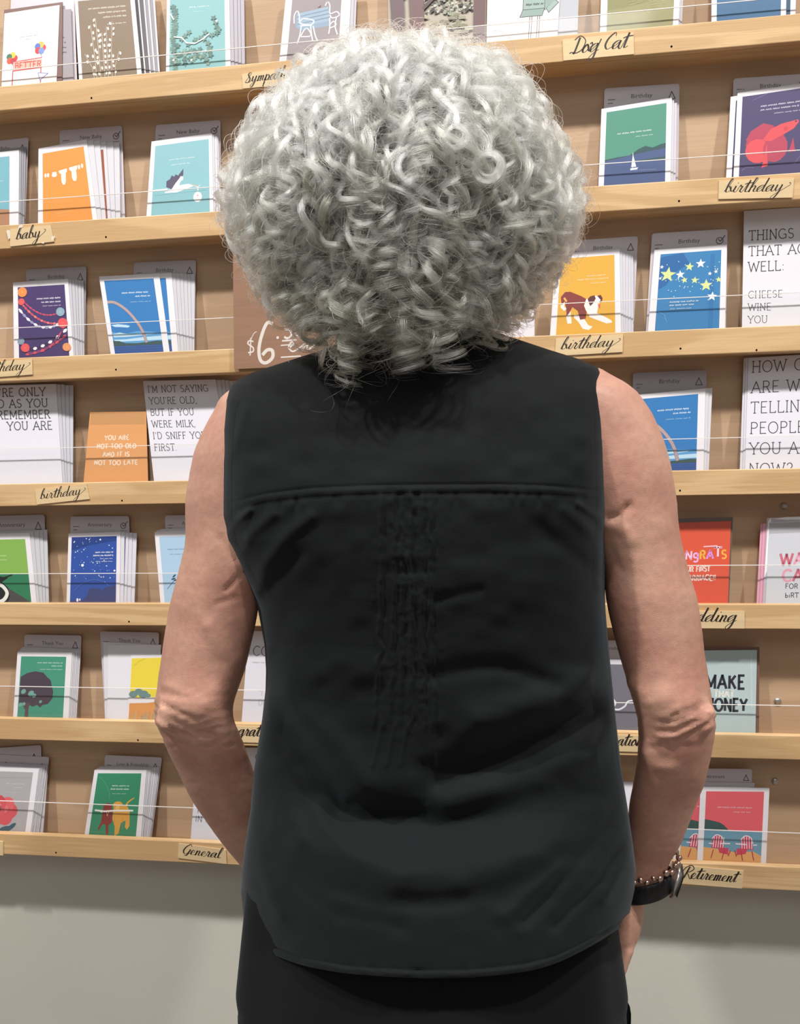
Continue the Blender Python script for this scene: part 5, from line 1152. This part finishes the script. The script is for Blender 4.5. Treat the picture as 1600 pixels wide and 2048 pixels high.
# beaded bracelet
bc = at(1304, 1731, YC+.056); brac = empty('bracelet', tuple(bc)); tag(brac, 'twisted metal bead bracelet just above the watch strap', 'bracelet')
bead = None; BM = mat((206, 176, 160), .18, 0, None, .95)
NBD = 26
for i in range(NBD):
    a = 2*PI*i/NBD; p = Vector((bc.x+.0285*math.cos(a), bc.y+.0275*math.sin(a), bc.z+.012*math.cos(a)+(.0018 if i % 2 else -.0012)))
    if bead is None:
        b_ = bmesh.new(); bmesh.ops.create_uvsphere(b_, u_segments=14, v_segments=10, radius=.0036); 
        for v in b_.verts: v.co.x *= 1.05
        mb_ = bpy.data.meshes.new('bead'); b_.to_mesh(mb_); b_.free(); mb_.materials.append(BM)
        for q_ in mb_.polygons: q_.use_smooth = True
        bead = mb_
    o = bpy.data.objects.new('bead', bead); COL.objects.link(o); o.parent = brac; o.matrix_parent_inverse = brac.matrix_world.inverted(); o.location = p; o.rotation_euler = (random.uniform(0, 3), random.uniform(0, 3), 0)
    s_ = random.uniform(.8, 1.1); o.scale = (s_, s_*.85, s_)
# ------------------------------------------------------------------ hair: locks of curls as hair curves
HO = np.array(at(808, 378, YC+.005))          # centre of the mass of curls
SK = np.array(HC); SR = np.array((.075, .095, .099))
def env(az):      # outer radius by azimuth (0 = right of the picture, -90 = towards the camera)
    return .157*(1+.035*np.cos(az)**2)
NP = 56
def make_locks(n, th0, az, length, q, strands, curl_r, pitch, ring, seedv, tight):
    """all arrays per lock -> points (n*strands, NP, 3)"""
    r_ = np.random.default_rng(seedv); t = np.linspace(0, 1, NP)
    nl = n
    # guide: polar angle grows from the root; beyond the widest part the lock hangs down
    s = length[:, None]*t[None]                             # arc length
    R_ = env(az)[:, None]*q[:, None]
    th = th0[:, None]+s/R_
    lim = np.radians(112)+r_.normal(0, .12, (nl, 1))
    th_c = np.minimum(th, lim); over = np.maximum(0, (th-lim))*R_
    daz = (r_.normal(0, .16, (nl, 1))*np.sin(t*2.2)[None]+r_.normal(0, .10, (nl, 1))*np.sin(t*6+r_.uniform(0, 6, (nl, 1))))
    azz = az[:, None]+daz/np.maximum(.35, np.sin(th_c))
    dirv = np.stack([np.sin(th_c)*np.cos(azz), np.sin(th_c)*np.sin(azz), np.cos(th_c)], -1)
    fth = np.interp(np.degrees(th_c), [0, 40, 75, 100, 122], [.98, .90, .95, 1.035, 1.07])*(1+.045*np.sin(3.1*azz+2.2*th_c*1.7+.6)*np.sin(2.3*th_c+5*np.cos(azz)))
    shell = HO+(R_*fth)[..., None]*dirv*np.array((1, .96, .93))
    shell[..., 2] -= over*.95; hin = over*(.15+.6*np.cos(az[:, None])**2)
    shell[..., 0] -= hin*np.cos(azz); shell[..., 1] -= hin*np.sin(azz)
    root = SK+SR*.98*dirv[:, :1]*1.0
    b = np.clip(t/.28, 0, 1)[None, :, None]; b = b*b*(3-2*b)
    G_ = root*(1-b)+shell*b
    # frame
    T = np.gradient(G_, axis=1); T /= np.linalg.norm(T, axis=-1, keepdims=True)+1e-9
    O = G_-HO; O /= np.linalg.norm(O, axis=-1, keepdims=True)+1e-9
    B = np.cross(T, O); B /= np.linalg.norm(B, axis=-1, keepdims=True)+1e-9; Nn = np.cross(B, T)
    # curl
    grow = np.clip(t/.35, 0, 1)[None]
    rr = curl_r[:, None]*grow*(.55+.45*t[None]); ph = 2*PI*s/pitch[:, None]
    rt = np.clip((t-.68)/.32, 0, 1)[None]*ring[:, None]     # ringlet towards the tip
    ph = ph+rt*2*PI*1.6; rr = rr*(1+.35*rt)
    hand_ = r_.choice([-1, 1], (nl, 1)); p0 = r_.uniform(0, 6.28, (nl, 1))
    # strands
    S = strands; rep = lambda a: np.repeat(a, S, axis=0)
    G2, N2, B2, T2 = rep(G_), rep(Nn), rep(B), rep(T); ph2, rr2, h2, p2 = rep(ph), rep(rr), rep(hand_), rep(p0)
    m_ = nl*S; fr = (r_.random((m_, 1)) < .07)
    jp = r_.normal(0, .06, (m_, 1))+fr*r_.normal(0, .8, (m_, 1)); ja = 1+r_.normal(0, .05, (m_, 1))+fr*r_.normal(0, .45, (m_, 1))
    slow = r_.normal(0, .010, (m_, 1))*ph2
    off = r_.normal(0, 1, (m_, 1, 2))*rep(r_.uniform(.0007, .0015, (nl, 1)))[..., None]*(1-.35*t[None, :, None])*(1+fr[..., None]*1.3)
    A = h2*(ph2+slow)+p2+jp
    cn = rr2*ja*np.cos(A)+off[..., 0]; cb = rr2*ja*np.sin(A)+off[..., 1]
    P = G2+N2*cn[..., None]+B2*cb[..., None]
    P += T2*(r_.normal(0, 1, (m_, 1))*rep(r_.uniform(.0008, .0022, (nl, 1)))*np.clip(t*3, .3, 1)[None])[..., None]   # a lock is a broad ribbon
    # pull the coil up on itself at the ringlet tip
    up = rep(rt)*(.010-.006*rep(tight)[:, None])*r_.uniform(.6, 1.2, (m_, 1)); P -= T2*up[..., None]*np.clip((t-.6)/.4, 0, 1)[None, :, None]
    wob = r_.normal(0, 1, (m_, 3, 1))*.0006*(1+2.5*fr[:, :, None])
    P += (np.sin(t[None, None]*r_.uniform(6, 16, (m_, 3, 1))+r_.uniform(0, 6, (m_, 3, 1)))*wob*(1+2.0*fr[:, :, None])).transpose(0, 2, 1)
    return P
def azim(n, r_):   # all round the head
    return r_.uniform(-PI, PI, n)
r_ = np.random.default_rng(5); parts = []; tone_shades = []
def batch(n, th, ln, q, S, cr, pt, ring, sd, back=False, base_shade=.8, tg=0.):
    global tone_shades
    az = azim(n, r_) if not back else r_.normal(-PI/2, .95, n)
    # leave the face free
    front = np.abs(((az-PI/2+PI) % (2*PI))-PI) < .62
    th_ = np.arccos(1-(1-np.cos(np.radians(th[1])))*r_.random(n)) if th[0] == 0 else np.radians(r_.uniform(th[0], th[1], n))
    ln_ = r_.uniform(*ln, n); ln_ = np.where(front, ln_*.35, ln_)
    # stop above the shoulders
    q_ = r_.uniform(*q, n); mx = (np.radians(112)-th_)*env(az)*q_+(.03+.125*np.clip(-np.sin(az), 0, 1)**.9)*r_.uniform(.6, 1.1, n); ln_ = np.minimum(ln_, np.maximum(.045, mx))
    S_ = S; tone_shades.append(np.full(n*S, base_shade)+np.repeat(r_.normal(0, .17, n), S)+np.repeat(-.45*np.clip((th_+ln_/.16-1.75)/.9, 0, 1), S))  # tone varies by lock; darker low down as painted shade
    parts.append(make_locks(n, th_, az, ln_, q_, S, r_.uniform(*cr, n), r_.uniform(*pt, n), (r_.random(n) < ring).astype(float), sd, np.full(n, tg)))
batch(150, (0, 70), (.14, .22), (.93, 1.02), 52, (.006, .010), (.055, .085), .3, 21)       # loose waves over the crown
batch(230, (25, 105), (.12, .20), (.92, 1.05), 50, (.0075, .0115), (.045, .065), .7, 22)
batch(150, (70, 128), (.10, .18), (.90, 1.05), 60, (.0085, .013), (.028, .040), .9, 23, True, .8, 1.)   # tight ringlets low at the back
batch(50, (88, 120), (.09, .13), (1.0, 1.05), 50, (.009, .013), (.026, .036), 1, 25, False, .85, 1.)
batch(460, (10, 125), (.10, .19), (.60, .88), 24, (.006, .012), (.03, .05), .5, 24, False, .36)  # inner locks, darker colour standing in for shade in the gaps
batch(70, (20, 100), (.13, .20), (1.02, 1.07), 58, (.006, .009), (.055, .075), .8, 26, True, 1.05)   # well formed locks lying on top, paler to paint in highlights
# corkscrew ends that point at the viewer: px, py, radius in px, turns
for (sx_, sy_, sr_, tn, sd) in ((792,632,40,2.6,1),(888,612,56,1.9,2),(815,532,20,2.2,3),(792,572,27,2.0,4),(735,655,34,1.6,5),(640,585,26,1.8,6),(990,552,30,2.0,7),(975,330,30,1.7,8),(1130,430,34,1.8,9),(1065,500,26,1.8,10),(655,640,26,1.6,11),(860,500,26,1.7,12),(930,650,30,1.5,13),(1020,600,30,1.7,14),(560,600,28,1.6,15),(910,270,24,1.5,16)):
    q_ = np.random.default_rng(100+sd); m_ = 46; t = np.linspace(0, 1, NP)[None]; base = np.array(at(sx_, sy_, YC-.1)); o = base-HO; dz_ = o[2]; dx_ = o[0]
    yy = HO[1]-math.sqrt(max(.0016, .172**2-dx_**2-min(abs(dz_), .155)**2)); cc = np.array(at(sx_, sy_, yy)); rr = sr_*(CAM.y-yy)/-F
    dirn = 1 if sd % 2 else -1; al_ = np.clip((t-.25)/.75, 0, 1); ang = dirn*(al_*tn*2*PI)+PI/2+q_.normal(0, .12, (m_, 1)); rad_ = rr*(1-.38*al_)*(1+q_.normal(0, .09, (m_, 1)))
    X_ = cc[0]+rad_*np.cos(ang)+q_.normal(0, .0006, (m_, 1)); Z_ = cc[2]+rad_*np.sin(ang)+q_.normal(0, .0006, (m_, 1)); Y_ = cc[1]-.002-.016*min(1, max(0, (sy_-480)/120))+.010*(1-al_)+q_.normal(0, .0022, (m_, 1))
    lead = np.clip((.25-t)/.25, 0, 1); X_ = X_+lead*(dirn*.006-dx_*.12)+.004*np.sin(lead*5)+lead*q_.normal(0, .003, (m_, 1)); Z_ = Z_+lead*.035; Y_ = Y_+lead*.012
    parts.append(np.stack([X_, Y_, Z_], -1)); tone_shades.append(np.full(m_, .95)+q_.normal(0, .05))
def wisps(n, sd):      # long single hairs that fall over the collar
    az = r_.normal(-PI/2, .8, n); th = np.radians(r_.uniform(95, 128, n)); ln = r_.uniform(.10, .175, n)*np.clip(-np.sin(az), .35, 1)
    parts.append(make_locks(n, th, az, ln, r_.uniform(.9, 1.04, n), 2, r_.uniform(.004, .014, n), r_.uniform(.04, .08, n), np.ones(n)*.6, sd, np.zeros(n))); tone_shades.append(np.full(n*2, .85))
wisps(120, 41)
# single flyaway hairs
nfl = 3600; az = azim(nfl, r_); th = np.arccos(1-1.55*r_.random(nfl)); ln = r_.uniform(.05, .13, nfl); mx = (np.radians(112)-th)*.18+.12; ln = np.minimum(ln, np.maximum(.03, mx))
parts.append(make_locks(nfl, th, az, ln, r_.uniform(.92, 1.05, nfl), 1, r_.uniform(.006, .016, nfl), r_.uniform(.02, .06, nfl), np.ones(nfl)*.5, 31, np.zeros(nfl)))
tone_shades.append(np.full(nfl, .75)); TONE_SHADE = np.clip(np.concatenate(tone_shades), 0, 1).astype(np.float32)
P = np.concatenate(parts).astype(np.float32)
# keep everything off the face and outside the neck and shirt
nS = P.shape[0]
hc = bpy.data.hair_curves.new('hair'); hc.add_curves([NP]*nS)
hc.attributes['position'].data.foreach_set('vector', P.reshape(-1)) if 'position' in hc.attributes else hc.points.foreach_set('position', P.reshape(-1))
cut = np.where(rng.random((nS, 1)) < .85, rng.uniform(.68, 1.05, (nS, 1)), 1.1); tt_ = np.linspace(0, 1, NP)[None]
rad = ((np.float32(.00018)*(1-.5*tt_**2))*np.clip((cut-tt_)*14, .02, 1)).astype(np.float32).ravel()
ra = hc.attributes.get('radius') or hc.attributes.new('radius', 'FLOAT', 'POINT'); ra.data.foreach_set('value', rad)
pa_ = hc.attributes.new('tone_shade', 'FLOAT', 'CURVE'); pa_.data.foreach_set('value', TONE_SHADE)  # random lock tone together with painted shade and highlight
mt = bpy.data.materials.new('silver_hair'); mt.use_nodes = True; nt = mt.node_tree; nt.nodes.remove(nt.nodes['Principled BSDF'])
hb = nt.nodes.new('ShaderNodeBsdfHairPrincipled'); hb.model = 'CHIANG'; hb.parametrization = 'COLOR'
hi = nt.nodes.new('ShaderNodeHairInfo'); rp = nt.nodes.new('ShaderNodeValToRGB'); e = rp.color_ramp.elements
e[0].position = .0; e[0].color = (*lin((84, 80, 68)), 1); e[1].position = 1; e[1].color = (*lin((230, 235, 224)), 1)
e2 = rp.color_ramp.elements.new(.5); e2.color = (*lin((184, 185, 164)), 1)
at_ = nt.nodes.new('ShaderNodeAttribute'); at_.attribute_name = 'tone_shade'
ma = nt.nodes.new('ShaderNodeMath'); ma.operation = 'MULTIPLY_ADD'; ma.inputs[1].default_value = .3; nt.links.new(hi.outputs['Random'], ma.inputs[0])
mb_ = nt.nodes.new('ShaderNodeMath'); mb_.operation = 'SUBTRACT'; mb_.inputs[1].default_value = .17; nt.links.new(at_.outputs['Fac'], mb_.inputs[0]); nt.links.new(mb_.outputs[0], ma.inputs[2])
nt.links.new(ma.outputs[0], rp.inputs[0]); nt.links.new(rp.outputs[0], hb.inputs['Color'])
hb.inputs['Roughness'].default_value = .22; hb.inputs['Radial Roughness'].default_value = .35
nt.links.new(hb.outputs[0], nt.nodes['Material Output'].inputs[0])
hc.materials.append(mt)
ho = bpy.data.objects.new('hair', hc); COL.objects.link(ho); ho.parent = person; ho.matrix_parent_inverse = person.matrix_world.inverted()
ho['label'] = 'big rounded mass of silver corkscrew curls with loose flyaways'
